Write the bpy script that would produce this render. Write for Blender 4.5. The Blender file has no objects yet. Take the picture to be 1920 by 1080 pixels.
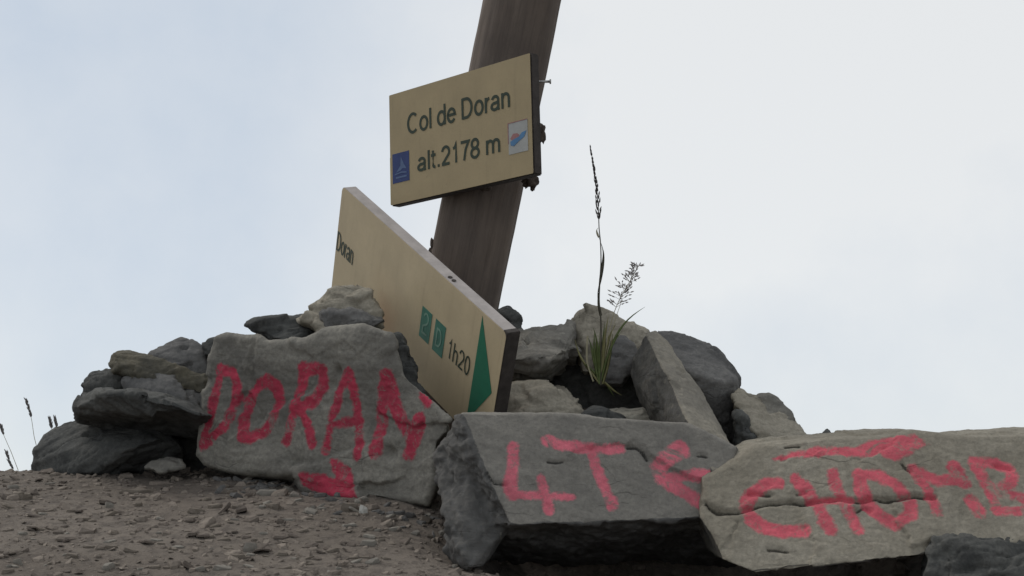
import bpy, bmesh, math, random
import numpy as np
from mathutils import Vector, Matrix

SC = bpy.context.scene
COL = SC.collection
R = math.radians

# ------------------------------------------------------------------ camera
PITCH = R(8.0)
CAM = np.array([0.0, 0.0, 0.64])
cam_data = bpy.data.cameras.new('camera')
cam_data.sensor_fit = 'HORIZONTAL'
cam_data.angle = R(36.0)
cam_data.clip_start = 0.02
cam_data.clip_end = 2000.0
cam = bpy.data.objects.new('camera', cam_data)
cam.location = CAM
cam.rotation_euler = (R(90) + PITCH, 0, 0)
COL.objects.link(cam)
SC.camera = cam
SC.render.resolution_x, SC.render.resolution_y = 1024, 576

# ------------------------------------------------------------------ sky and sun
SUN_EL, SUN_AZ = R(48), R(-58)         # from the left, somewhat behind the cairn
world = bpy.data.worlds.new('World')
SC.world = world
world.use_nodes = True
wn, wl = world.node_tree.nodes, world.node_tree.links
wn.clear()
w_out = wn.new('ShaderNodeOutputWorld')
w_bg = wn.new('ShaderNodeBackground')
w_bg.inputs['Strength'].default_value = 0.10
w_sky = wn.new('ShaderNodeTexSky')
w_sky.sky_type = 'NISHITA'
w_sky.sun_disc = False
w_sky.sun_elevation = SUN_EL
w_sky.sun_rotation = SUN_AZ
w_sky.altitude = 2178
w_tc = wn.new('ShaderNodeTexCoord')
w_map = wn.new('ShaderNodeMapping')
w_map.inputs['Location'].default_value = (4.49, -1.88, -0.77)
w_noise = wn.new('ShaderNodeTexNoise')
w_noise.inputs['Scale'].default_value = 1.7
w_noise.inputs['Detail'].default_value = 8
w_noise.inputs['Roughness'].default_value = 0.56
w_ramp = wn.new('ShaderNodeMapRange')
w_ramp.inputs['From Min'].default_value = 0.30
w_ramp.inputs['From Max'].default_value = 0.62
w_ramp.inputs['To Min'].default_value = 0.0
w_ramp.inputs['To Max'].default_value = 1.0
w_thick = wn.new('ShaderNodeMix'); w_thick.data_type = 'RGBA'
w_thick.inputs['A'].default_value = (5.6, 6.4, 7.4, 1)     # thin cloud, blue coming through
w_thick.inputs['B'].default_value = (8.75, 8.85, 8.8, 1)    # thick bright overcast
w_mix = wn.new('ShaderNodeMix'); w_mix.data_type = 'RGBA'
w_mix.inputs['Factor'].default_value = 0.88
wl.new(w_tc.outputs['Generated'], w_map.inputs['Vector'])
wl.new(w_map.outputs['Vector'], w_noise.inputs['Vector'])
wl.new(w_noise.outputs['Fac'], w_ramp.inputs['Value'])
wl.new(w_ramp.outputs['Result'], w_thick.inputs['Factor'])
wl.new(w_sky.outputs['Color'], w_mix.inputs['A'])
wl.new(w_thick.outputs['Result'], w_mix.inputs['B'])
wl.new(w_mix.outputs['Result'], w_bg.inputs['Color'])
wl.new(w_bg.outputs['Background'], w_out.inputs['Surface'])

sun_data = bpy.data.lights.new('sun', 'SUN')
sun_data.energy = 1.4
sun_data.angle = R(25)
sun_data.color = (1.0, 0.95, 0.88)
sun = bpy.data.objects.new('sun', sun_data)
sd = Vector((math.sin(SUN_AZ) * math.cos(SUN_EL), math.cos(SUN_AZ) * math.cos(SUN_EL), math.sin(SUN_EL)))
sun.rotation_euler = sd.to_track_quat('Z', 'Y').to_euler()
sun.location = (3, 6, 8)
COL.objects.link(sun)

SC.view_settings.view_transform = 'Standard'
SC.view_settings.look = 'None'
SC.view_settings.gamma = 1.0
SC.view_settings.exposure = 0.0

# ------------------------------------------------------------------ helpers
F_PX = 960 / math.tan(R(18))
FW = np.array([0, math.cos(PITCH), math.sin(PITCH)])
UP = np.array([0, -math.sin(PITCH), math.cos(PITCH)])


def ray(px, py):
    return np.array([(px - 960) / F_PX, 0, 0]) + UP * (540 - py) / F_PX + FW


def at(px, py, y):
    """the point at distance y in front of the viewer that a photograph pixel shows"""
    d = ray(px, py)
    return CAM + d * (y / d[1])


def hash3(ix, iy, iz, seed):
    h = (ix.astype(np.int64) * 374761393 + iy.astype(np.int64) * 668265263 + iz.astype(np.int64) * 2147483647 + seed * 144269504) & 0xffffffff
    h = ((h ^ (h >> 13)) * 1274126177) & 0xffffffff
    h = ((h ^ (h >> 16)) * 2246822519) & 0xffffffff
    return ((h ^ (h >> 15)) & 0xffffff) / float(0xffffff)


def vnoise(p, seed=0):
    i = np.floor(p).astype(np.int64)
    f = p - i
    f = f * f * f * (f * (f * 6 - 15) + 10)
    out = 0
    for dx in (0, 1):
        wx = f[:, 0] if dx else 1 - f[:, 0]
        for dy in (0, 1):
            wy = f[:, 1] if dy else 1 - f[:, 1]
            for dz in (0, 1):
                wz = f[:, 2] if dz else 1 - f[:, 2]
                out = out + hash3(i[:, 0] + dx, i[:, 1] + dy, i[:, 2] + dz, seed) * wx * wy * wz
    return out * 2 - 1


def fbm(p, octv=4, seed=0, gain=0.5):
    a, t, s = 1.0, 0, 0
    for o in range(octv):
        t = t + a * vnoise(p * (2.03 ** o) + o * 17.3, seed + o)
        s += a
        a *= gain
    return t / s


def smooth_interp(x, xs, ys):
    """monotone piecewise with smooth blending"""
    x = np.asarray(x, float)
    return (np.interp(x - .06, xs, ys) + np.interp(x, xs, ys) * 2 + np.interp(x + .06, xs, ys)) / 4


GY = [-200, -5, 0, 1.8, 2.35, 2.68, 3.0, 3.22, 3.5, 5.0, 20, 200]
GZ = [-42, -1.05, 0.0, 0.405, 0.552, 0.643, 0.702, 0.712, 0.64, 0.15, -6, -70]


def ground_z(x, y):
    x = np.asarray(x, float); y = np.asarray(y, float)
    x, y = np.broadcast_arrays(x, y)
    z = smooth_interp(y, GY, GZ)
    # rubble and earth heaped up behind the front slabs
    z = z + 0.125 * np.exp(-(((x - 0.20) / 0.23) ** 2 + ((y - 3.02) / 0.17) ** 2) ** 1.5)
    z = z + 0.12 * np.exp(-(((x + 0.36) / 0.16) ** 2 + ((y - 3.12) / 0.12) ** 2) ** 1.5)
    # hollow under the front block and the slab beside it
    z = z - 0.17 * np.exp(-(((x - 0.26) / 0.31) ** 4 + ((y - 2.66) / 0.19) ** 4))
    z = z - 0.055 * np.exp(-(((x - 0.46) / 0.52) ** 4 + ((y - 2.46) / 0.15) ** 4))
    p = np.stack([x.ravel(), y.ravel(), np.zeros(x.size)], 1)
    n = fbm(p * 9, 4, 5).reshape(x.shape) * 0.007 + fbm(p * 1.1, 3, 9).reshape(x.shape) * 0.012
    far = np.clip((np.hypot(x, y - 2) - 4) / 40, 0, 1)
    n = n + fbm(p * 0.05, 4, 31).reshape(x.shape) * 6 * far
    return z + n


def set_tags(o, label=None, cat=None, group=None, kind=None):
    if label: o['label'] = label
    if cat: o['category'] = cat
    if group: o['group'] = group
    if kind: o['kind'] = kind
    return o


def link(name, me, mat=None, parent=None, loc=None):
    o = bpy.data.objects.new(name, me)
    COL.objects.link(o)
    if mat: me.materials.append(mat)
    if parent is not None: o.parent = parent
    if loc is not None: o.location = loc
    return o


def empty(name, loc=(0, 0, 0)):
    o = bpy.data.objects.new(name, None)
    o.empty_display_size = 0.05
    o.location = loc
    COL.objects.link(o)
    return o


def mesh_from(name, verts, faces, smooth=False):
    me = bpy.data.meshes.new(name)
    me.from_pydata([tuple(v) for v in verts], [], [tuple(f) for f in faces])
    me.validate()
    if smooth:
        me.polygons.foreach_set('use_smooth', [True] * len(me.polygons))
    me.update()
    return me


def from_bm(name, bm, smooth=False):
    me = bpy.data.meshes.new(name)
    bm.to_mesh(me); bm.free()
    if smooth:
        me.polygons.foreach_set('use_smooth', [True] * len(me.polygons))
    return me


# ------------------------------------------------------------------ materials
class NT:
    def __init__(self, name):
        self.m = bpy.data.materials.new(name)
        self.m.use_nodes = True
        self.t = self.m.node_tree
        self.b = self.t.nodes['Principled BSDF']
        self.b.inputs['Specular IOR Level'].default_value = 0.25

    def n(self, kind, **kw):
        nd = self.t.nodes.new(kind)
        for k, v in kw.items():
            setattr(nd, k, v)
        return nd

    def put(self, sock, val):
        if isinstance(val, bpy.types.NodeSocket):
            self.t.links.new(val, sock)
        else:
            sock.default_value = val

    def coord(self, scale=(1, 1, 1), loc=(0, 0, 0), rot=(0, 0, 0)):
        tc = self.n('ShaderNodeTexCoord')
        mp = self.n('ShaderNodeMapping')
        mp.inputs['Scale'].default_value = scale
        mp.inputs['Location'].default_value = loc
        mp.inputs['Rotation'].default_value = rot
        self.t.links.new(tc.outputs['Object'], mp.inputs['Vector'])
        return mp.outputs['Vector']

    def noise(self, vec, scale, detail=5, rough=0.55, dist=0.0):
        nd = self.n('ShaderNodeTexNoise')
        self.put(nd.inputs['Vector'], vec)
        nd.inputs['Scale'].default_value = scale
        nd.inputs['Detail'].default_value = detail
        nd.inputs['Roughness'].default_value = rough
        nd.inputs['Distortion'].default_value = dist
        return nd.outputs['Fac']

    def rng(self, v, a, b, c=0.0, d=1.0):
        nd = self.n('ShaderNodeMapRange')
        self.put(nd.inputs['Value'], v)
        for k, x in zip(('From Min', 'From Max', 'To Min', 'To Max'), (a, b, c, d)):
            nd.inputs[k].default_value = x
        return nd.outputs['Result']

    def math(self, op, a, b=None):
        nd = self.n('ShaderNodeMath', operation=op)
        self.put(nd.inputs[0], a)
        if b is not None: self.put(nd.inputs[1], b)
        return nd.outputs[0]

    def mix(self, f, a, b, blend='MIX'):
        nd = self.n('ShaderNodeMix')
        nd.data_type = 'RGBA'; nd.blend_type = blend
        self.put(nd.inputs['Factor'], f)
        self.put(nd.inputs['A'], a if isinstance(a, bpy.types.NodeSocket) else (*a, 1))
        self.put(nd.inputs['B'], b if isinstance(b, bpy.types.NodeSocket) else (*b, 1))
        return nd.outputs['Result']

    def bump(self, h, strength, dist, normal=None):
        nd = self.n('ShaderNodeBump')
        nd.inputs['Strength'].default_value = strength
        nd.inputs['Distance'].default_value = dist
        self.put(nd.inputs['Height'], h)
        if normal is not None: self.put(nd.inputs['Normal'], normal)
        return nd.outputs['Normal']

    def out(self, color, rough=0.9, normal=None):
        self.put(self.b.inputs['Base Color'], color)
        self.put(self.b.inputs['Roughness'], rough)
        if normal is not None: self.put(self.b.inputs['Normal'], normal)
        return self.m


def sc(c, k):
    return tuple(x * k for x in c)


def rock_mat(name, base, patch, dark, seed=0.0, paint=None, spots=0.35, rot=(0.2, 0.1, 0.3), fresh=None, grain=0.4):
    """weathered calc-slate: two tones in patches, thin bedding streaks, specks, veins, optional dark broken faces with shade painted into undersides, worn paint"""
    m = NT(name)
    v = m.coord(loc=(seed, seed * 0.7, seed * 1.3), rot=rot)
    vs = m.coord(scale=(1, 1, 4), loc=(seed, seed, seed), rot=rot)
    big = m.rng(m.noise(v, 6, 5, 0.65, 0.6), 0.40, 0.60)
    mid = m.noise(v, 24, 7, 0.7, 0.3)
    fine = m.noise(v, 150, 5, 0.75)
    strat = m.noise(vs, 14, 5, 0.65, 0.9)
    c = m.mix(big, base, patch)
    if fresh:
        fa = m.n('ShaderNodeAttribute', attribute_name='fresh')  # broken faces, plus shade painted into undersides
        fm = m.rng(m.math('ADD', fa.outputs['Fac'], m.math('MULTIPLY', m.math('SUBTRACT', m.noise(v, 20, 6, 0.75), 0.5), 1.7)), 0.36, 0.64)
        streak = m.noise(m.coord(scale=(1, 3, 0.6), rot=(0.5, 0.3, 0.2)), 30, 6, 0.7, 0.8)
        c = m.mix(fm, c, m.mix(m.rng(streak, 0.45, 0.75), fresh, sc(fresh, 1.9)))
    c = m.mix(m.rng(mid, 0.50, 0.72, 0, 0.6), c, dark)
    c = m.mix(m.rng(strat, 0.52, 0.74, 0, grain), c, sc(patch, 1.10))
    c = m.mix(m.rng(fine, 0.34, 0.72, 0, 0.6), c, sc(dark, 0.8))
    # pale lichen specks and chipped grains
    vo = m.n('ShaderNodeTexVoronoi')
    m.put(vo.inputs['Vector'], v); vo.inputs['Scale'].default_value = 48
    sp = m.math('MULTIPLY', m.rng(m.math('ADD', vo.outputs['Distance'], m.math('MULTIPLY', fine, 0.2)), 0.24, 0.36, 1, 0), m.rng(m.noise(v, 11, 3), 0.52, 0.62))
    c = m.mix(m.math('MULTIPLY', sp, spots), c, sc(patch, 1.3))
    # hairline joints
    vw = m.n('ShaderNodeVectorMath', operation='ADD')
    wv = m.n('ShaderNodeTexNoise'); m.put(wv.inputs['Vector'], v); wv.inputs['Scale'].default_value = 9; wv.inputs['Detail'].default_value = 4
    vsc = m.n('ShaderNodeVectorMath', operation='SCALE'); m.put(vsc.inputs[0], wv.outputs['Color']); vsc.inputs['Scale'].default_value = 0.16
    m.put(vw.inputs[0], vs); m.put(vw.inputs[1], vsc.outputs[0])
    ve = m.n('ShaderNodeTexVoronoi', feature='DISTANCE_TO_EDGE')
    m.put(ve.inputs['Vector'], vw.outputs[0]); ve.inputs['Scale'].default_value = 5.5
    crk = m.math('MULTIPLY', m.rng(ve.outputs['Distance'], 0.0, 0.022, 1, 0), m.rng(m.noise(v, 8, 3), 0.55, 0.64))
    c = m.mix(m.math('MULTIPLY', crk, 0.45), c, sc(dark, 0.45))
    ca = m.n('ShaderNodeAttribute', attribute_name='crack_shade')  # traced cracks: the shade inside them is painted into the colour
    c = m.mix(m.rng(m.math('ADD', ca.outputs['Fac'], m.math('MULTIPLY', m.math('SUBTRACT', fine, 0.5), 0.5)), 0.35, 0.75, 0, 0.9), c, sc(dark, 0.25))
    rough = 0.92
    h = m.math('ADD', m.math('MULTIPLY', mid, 1.1), m.math('ADD', m.math('MULTIPLY', fine, 0.5), m.math('MULTIPLY', strat, 0.35)))
    h = m.math('SUBTRACT', h, m.math('MULTIPLY', crk, 0.35))
    if paint:
        at_ = m.n('ShaderNodeAttribute', attribute_name='paint')
        e1 = m.math('MULTIPLY', m.math('SUBTRACT', m.noise(v, 38, 6, 0.75, 0.5), 0.5), 0.022)
        e2 = m.math('MULTIPLY', m.math('SUBTRACT', m.noise(v, 11, 3, 0.6), 0.5), 0.008)
        edge = m.math('ADD', at_.outputs['Fac'], m.math('ADD', e1, e2))
        mask = m.rng(edge, -0.0030, 0.0018, 1, 0)
        wear = m.rng(m.noise(v, 90, 6, 0.75, 0.6), 0.55, 0.67, 1, 0.3)
        wear2 = m.rng(m.noise(v, 19, 6, 0.75, 1.0), 0.54, 0.64, 1, 0.12)
        scr = m.rng(m.noise(m.coord(scale=(1, 1, 7), rot=(0.1, 0.9, 0.4)), 40, 4, 0.7, 0.6), 0.63, 0.69, 1, 0.25)
        mask = m.math('MULTIPLY', mask, m.math('MULTIPLY', scr, m.math('MULTIPLY', wear, wear2)))
        pc = m.mix(m.rng(m.noise(v, 17, 5, 0.65), 0.35, 0.65), paint, sc(paint, 0.58))
        pc = m.mix(m.rng(fine, 0.4, 0.75, 0, 0.4), pc, sc(paint, 0.4))
        c = m.mix(m.math('MULTIPLY', mask, 0.94), c, pc)
        rough = m.rng(mask, 0, 1, 0.92, 0.7)
    grit = m.noise(v, 420, 4, 0.8)
    nrm = m.bump(grit, 0.4, 0.0012, m.bump(h, 0.55, 0.007))
    return m.out(c, rough, nrm)


def plain_mat(name, col, rough=0.6, var=0.15, scale=40, bump=0.0):
    m = NT(name)
    v = m.coord()
    n = m.noise(v, scale, 5, 0.6)
    c = m.mix(m.rng(n, 0.3, 0.7), sc(col, 1 + var), sc(col, 1 - var))
    return m.out(c, rough, m.bump(n, bump, 0.002) if bump else None)


GREY = (0.160, 0.150, 0.131); GREY2 = (0.275, 0.257, 0.218); GREYD = (0.105, 0.099, 0.088)
BEI = (0.250, 0.224, 0.175); BEI2 = (0.325, 0.294, 0.236); BEID = (0.15, 0.132, 0.102)
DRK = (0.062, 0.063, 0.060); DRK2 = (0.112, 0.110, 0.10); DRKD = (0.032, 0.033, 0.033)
BLU = (0.125, 0.121, 0.116); BLU2 = (0.185, 0.177, 0.165); BLUD = (0.07, 0.068, 0.068)
M_DORAN = rock_mat('stone_grey_crimson_paint', GREY, GREY2, GREYD, 1.0, paint=(0.49, 0.036, 0.078))
M_BLOCK = rock_mat('stone_blue_grey_pink_paint', (0.190, 0.177, 0.155), (0.235, 0.218, 0.188), (0.125, 0.117, 0.105), 3.0, paint=(0.74, 0.165, 0.215), spots=0.15, fresh=(0.075, 0.073, 0.07), grain=0.25)  # its dark break tone also puts shade into the block's underside
M_CHOMB = rock_mat('stone_beige_pink_paint', BEI, BEI2, BEID, 5.0, paint=(0.70, 0.115, 0.155), spots=0.2, fresh=(0.06, 0.057, 0.052), grain=0.25)  # its dark break tone also puts shade into the slab's underside
M_GREY = rock_mat('stone_grey', GREY, GREY2, GREYD, 7.0)
M_BEI = rock_mat('stone_beige', BEI, BEI2, BEID, 9.0)
M_PALE = rock_mat('stone_pale', (0.33, 0.305, 0.25), (0.41, 0.38, 0.315), (0.2, 0.183, 0.15), 11.0)
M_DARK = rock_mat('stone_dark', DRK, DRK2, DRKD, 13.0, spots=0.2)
M_BLUE = rock_mat('stone_blue_grey', BLU, BLU2, BLUD, 15.0)
M_LEAN = rock_mat('stone_grey_beige_ridge', (0.22, 0.2, 0.165), (0.30, 0.27, 0.215), (0.13, 0.12, 0.1), 19.0, fresh=(0.062, 0.06, 0.057), grain=0.2)  # its dark break tone also puts shade into the stone's underside
M_OLIVE = rock_mat('stone_dark_olive', (0.075, 0.070, 0.055), (0.13, 0.115, 0.082), (0.045, 0.043, 0.038), 17.0)


def ground_mat():
    m = NT('earth_and_grit')
    v = m.coord()
    a = m.noise(v, 3.0, 5, 0.6)
    b = m.noise(v, 45, 6, 0.7, 0.4)
    d = m.noise(v, 260, 4, 0.7)
    c = m.mix(m.rng(a, 0.38, 0.62), (0.142, 0.118, 0.096), (0.186, 0.157, 0.130))
    c = m.mix(m.rng(b, 0.45, 0.65, 0, 0.8), c, (0.07, 0.058, 0.05))
    c = m.mix(m.rng(d, 0.5, 0.75, 0, 0.6), c, (0.22, 0.19, 0.16))
    h = m.math('ADD', b, m.math('MULTIPLY', d, 0.4))
    return m.out(c, 0.95, m.bump(h, 0.9, 0.008))


def chip_mat(name, a, b):
    m = NT(name)
    v = m.coord()
    g = m.n('ShaderNodeNewGeometry')
    c = m.mix(g.outputs['Random Per Island'], a, b)
    n = m.noise(v, 120, 5, 0.7)
    c = m.mix(m.rng(n, 0.4, 0.7, 0, 0.6), c, sc(a, 0.6))
    return m.out(c, 0.92, m.bump(n, 0.5, 0.003))


M_GROUND = ground_mat()
M_CHIP = chip_mat('grit_chips', (0.11, 0.09, 0.075), (0.25, 0.21, 0.172))
M_CHIPP = chip_mat('pale_chips', (0.20, 0.182, 0.155), (0.27, 0.245, 0.21))
M_CHIPD = chip_mat('brown_chips', (0.15, 0.125, 0.10), (0.2, 0.17, 0.14))
M_CHIPG = chip_mat('grey_chips', (0.10, 0.095, 0.09), (0.18, 0.17, 0.158))
M_WHITE = chip_mat('white_chip', (0.55, 0.53, 0.48), (0.6, 0.58, 0.53))


# ------------------------------------------------------------------ ground
def make_ground():
    def axis(lo, a, b, hi, step, nfar):
        g = np.geomspace(1, 1 + abs(lo - a), nfar) - 1
        g2 = np.geomspace(1, 1 + abs(hi - b), nfar) - 1
        return np.r_[(a - g[1:])[::-1], np.arange(a, b, step), b + g2]
    xs = axis(-180, -1.9, 1.7, 180, 0.02, 26)
    ys = axis(-180, 1.5, 3.7, 180, 0.016, 26)
    X, Y = np.meshgrid(xs, ys)
    Z = ground_z(X, Y)
    nx, ny = len(xs), len(ys)
    V = np.stack([X.ravel(), Y.ravel(), Z.ravel()], 1)
    i = np.arange(nx * ny).reshape(ny, nx)
    Fq = np.stack([i[:-1, :-1].ravel(), i[:-1, 1:].ravel(), i[1:, 1:].ravel(), i[1:, :-1].ravel()], 1)
    me = mesh_from('ground', V.tolist(), Fq.tolist(), True)
    set_tags(link('ground', me, M_GROUND), kind='structure')


make_ground()


# ------------------------------------------------------------------ stones
def dist_polyline(p, pts):
    d = np.full(len(p), 1e9)
    pts = np.asarray(pts)
    for a, b in zip(pts[:-1], pts[1:]):
        ab = b - a
        t = np.clip(((p - a) @ ab) / max(ab @ ab, 1e-12), 0, 1)
        d = np.minimum(d, np.linalg.norm(p - (a + t[:, None] * ab), axis=1))
    return d


def dist_polygon(p, pts):
    pts = np.asarray(pts)
    d = dist_polyline(p, np.vstack([pts, pts[:1]]))
    ins = np.zeros(len(p), bool)
    for a, b in zip(pts, np.roll(pts, -1, 0)):
        c = (a[1] > p[:, 1]) != (b[1] > p[:, 1])
        xi = (b[0] - a[0]) * (p[:, 1] - a[1]) / (b[1] - a[1] + 1e-12) + a[0]
        ins ^= c & (p[:, 0] < xi)
    return np.where(ins, -d, d)


def unit(a):
    return a / np.linalg.norm(a)


class Plane:
    """the flat front of a slab: y distance at (px0,py0), its change per 1000 px right and per 1000 px up"""
    def __init__(self, px0, py0, y0, ax, ay):
        self.c = np.array([px0, py0, y0, ax, ay], float)
        self.o = self.pt(px0, py0)
        ex, ez = self.pt(px0 + 50, py0) - self.o, self.pt(px0, py0 - 50) - self.o
        self.u = ex / np.linalg.norm(ex)
        n = np.cross(ex, ez); self.n = n / np.linalg.norm(n)
        self.v = np.cross(self.n, self.u)
        if self.n[1] > 0: self.n = -self.n

    def y(self, px, py):
        px0, py0, y0, ax, ay = self.c
        return y0 + ax * (px - px0) / 1000 + ay * (py0 - py) / 1000

    def pt(self, px, py):
        return at(px, py, self.y(px, py))

    def uv(self, p):
        d = p - self.o
        return np.stack([d @ self.u, d @ self.v], -1)

    def px_uv(self, q):
        return np.array([self.uv(self.pt(a, b)) for a, b in q])


def prism(outline, plane, thick, bev=0.012, front=0.93, back=0.88, drop=0.0):
    """slab piece: traced outline ring, a slightly smaller front ring, a smaller back ring"""
    o = np.array([plane.pt(a, b) for a, b in outline])
    c = o.mean(0)
    bm = bmesh.new()
    fr = [bm.verts.new(c + (q - c) * front - np.array([0, bev, 0])) for q in o]
    md = [bm.verts.new(q) for q in o]
    mb = [bm.verts.new(c + (q - c) * 0.99 + np.array([0, thick * 0.65, -drop * .65])) for q in o]
    bk = [bm.verts.new(c + (q - c) * back + np.array([0, thick, -drop])) for q in o]
    n = len(o)
    for a, b in ((fr, md), (md, mb), (mb, bk)):
        for i in range(n):
            j = (i + 1) % n
            bm.faces.new((a[i], a[j], b[j], b[i]))
    bm.faces.new(fr[::-1]); bm.faces.new(bk)
    bmesh.ops.recalc_face_normals(bm, faces=bm.faces)
    bmesh.ops.triangulate(bm, faces=bm.faces)
    return bm


def hull(pts):
    bm = bmesh.new()
    for px, py, y in pts:
        bm.verts.new(at(px, py, y))
    r = bmesh.ops.convex_hull(bm, input=bm.verts)
    bmesh.ops.delete(bm, geom=[v for v in bm.verts if not v.link_faces], context='VERTS')
    bmesh.ops.recalc_face_normals(bm, faces=bm.faces)
    return bm


def lump(outline, y, thick, ay=0.3, ax=0.0, back=0.8, drop=0.02, ridge=None, bulge=0.22, m=6):
    """angular convex stone from a traced outline: a few proud corners in front, back points receding"""
    q = np.array(outline, float)
    c = q.mean(0)
    rr = np.random.default_rng(int(abs(q).sum()) % 9973)
    pts = []
    for a, b in q:
        yy = y + ax * (a - c[0]) / 1000 + ay * (c[1] - b) / 1000
        pts.append((a, b, yy))
        pts.append((c[0] + (a - c[0]) * back, c[1] + (b - c[1]) * back + drop * 300, yy + thick))
        pts.append((c[0] + (a - c[0]) * 0.985, c[1] + (b - c[1]) * 0.985, yy + thick * 0.5))
    if not ridge:
        for i in range(m):
            t, f = rr.random() * 2 * np.pi, rr.uniform(0.15, 0.62)
            a = c[0] + np.cos(t) * f * np.ptp(q[:, 0]) / 2
            b = c[1] + np.sin(t) * f * np.ptp(q[:, 1]) / 2
            yy = y + ax * (a - c[0]) / 1000 + ay * (c[1] - b) / 1000
            pts.append((a, b, yy - thick * bulge * rr.uniform(0.3, 1.0)))
    else:
        pts += ridge
    return hull(pts)


def stone(name, label, pieces, mat, seed, voxel=0.0040, smooth=0, facet=0.008, cells=16, rough=0.0028,
          strata=0.0022, und=0.0, fresh=None, cracks=(), plane=None, paint=None, group=None, pits=(), cat='stone', flat=(1, 1, 1.8)):
    bm = bmesh.new()
    for b in pieces:
        tmp = bpy.data.meshes.new('t'); b.to_mesh(tmp); b.free()
        bm.from_mesh(tmp); bpy.data.meshes.remove(tmp)
    me = from_bm(name, bm)
    ob = bpy.data.objects.new(name, me)
    COL.objects.link(ob)
    md = ob.modifiers.new('r', 'REMESH'); md.mode = 'VOXEL'; md.voxel_size = voxel
    dg = bpy.context.evaluated_depsgraph_get()
    new = bpy.data.meshes.new_from_object(ob.evaluated_get(dg))
    ob.modifiers.clear(); ob.data = new; bpy.data.meshes.remove(me); new.name = name
    n = len(new.vertices)
    co = np.empty(n * 3, np.float32); new.vertices.foreach_get('co', co); co = co.reshape(-1, 3).astype(float)
    ed = np.empty(len(new.edges) * 2, np.int32); new.edges.foreach_get('vertices', ed); ed = ed.reshape(-1, 2)
    deg = np.bincount(ed.ravel(), minlength=n)[:, None]

    def lap(c, it, k=0.5):
        for _ in range(it):
            s = np.stack([np.bincount(ed[:, 0], c[ed[:, 1], a], n) + np.bincount(ed[:, 1], c[ed[:, 0], a], n) for a in range(3)], 1)
            c = c + k * (s / np.maximum(deg, 1) - c)
        return c

    def normals(c):
        new.vertices.foreach_set('co', c.astype(np.float32).ravel()); new.update()
        nn = np.empty(n * 3, np.float32); new.vertices.foreach_get('normal', nn)
        return nn.reshape(-1, 3).astype(float)
    co = lap(co, smooth)
    nr = normals(co)
    rs = np.random.default_rng(seed)
    lo, hi = co.min(0), co.max(0)
    ctr = (lo + hi) / 2
    # bedding frame
    ang = rs.normal(0, 0.25, 3)
    Mx = np.array(Matrix.Rotation(ang[0], 3, 'X') @ Matrix.Rotation(ang[1], 3, 'Y') @ Matrix.Rotation(ang[2], 3, 'Z'))
    q = (co - ctr) @ Mx.T
    # chipped facets: every cell of the surface is a slightly tilted flat
    cen = (rs.random((cells, 3)) - 0.5) * (hi - lo) * 1.1
    grad = rs.normal(0, 1, (cells, 3))
    fl = np.array(flat)
    qw = q + np.stack([fbm(q * 14 + 5, 3, seed), fbm(q * 14 + 25, 3, seed + 3), fbm(q * 14 + 45, 3, seed + 5)], 1) * 0.03
    d2 = ((qw[:, None, :] - cen[None]) * fl) ** 2
    near = d2.sum(2).argmin(1)
    size = float(np.linalg.norm(hi - lo)) / 5
    disp = np.clip(((q - cen[near]) * grad[near]).sum(1) / size, -1.2, 1.2) * facet
    qb = q * fl ** 0.5
    t = fbm(qb * 12 + seed, 5, seed + 11, 0.6) * 5.0
    fr_ = t - np.floor(t)
    ter = (np.floor(t) + np.clip((fr_ - 0.38) / 0.24, 0, 1) ** 2 * 0.9) / 5.0
    disp += (0.7 * ter + 0.3 * t / 5.0) * rough * 2.4
    t2 = fbm(qb * 34 + seed + 9, 4, seed + 21, 0.65) * 4
    disp += (np.floor(t2) / 4) * rough * 0.8
    if und:
        disp += fbm(q * 5.5 + 40 + seed, 2, seed + 51) * und * 1.6
    if strata:
        s = q[:, 2] * 75 + fbm(q * 9, 3, seed + 7) * 2.2
        fr = s - np.floor(s)
        disp += (np.floor(s) * 0.618 % 1 - 0.5) * strata * 2.4 - np.where(fr < 0.16, strata, 0)
    if fresh is not None and fresh[2]:
        fn = lap(nr.copy(), 8)
        val = np.clip((fn @ unit(np.array(fresh[0], float)) - fresh[1]) * 3 + 0.3, 0, 1)
        b1 = fbm(q * np.array([14, 14, 22]) + 3, 4, seed + 61, 0.6) * 4
        b1 = np.floor(b1) + np.clip((b1 - np.floor(b1) - 0.3) / 0.4, 0, 1)
        disp += val * (b1 / 4 * 2.4 + np.abs(fbm(q * 45, 3, seed + 71)) * 0.6) * fresh[2]
    if plane is not None:
        uvp = plane.uv(co)
        facing = nr @ plane.n
        cv = np.zeros(n)
        for pts, w, dep in cracks:
            pl = plane.px_uv(pts)
            dd = dist_polyline(uvp + fbm(q * 40, 2, 3)[:, None] * 0.004, pl)
            if w < 0.005: cv = np.maximum(cv, np.where(facing > 0.1, np.clip(1 - dd / 0.0045, 0, 1), 0))
            disp -= np.where(facing > 0.1, np.exp(-(dd / w) ** 2) * dep, 0)
        atr = new.attributes.new('crack_shade', 'FLOAT', 'POINT')
        atr.data.foreach_set('value', cv.astype(np.float32))
        for (a, b), w, dep in pits:
            c2 = plane.px_uv([(a, b)])[0]
            dd = np.linalg.norm(uvp - c2, axis=1)
            disp -= np.where(facing > 0.1, np.exp(-(dd / w) ** 2) * dep, 0)
    co = co + nr * disp[:, None]
    co = lap(co, 1, 0.22)
    base = np.array([ctr[0], ctr[1], co[:, 2].min()])
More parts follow.
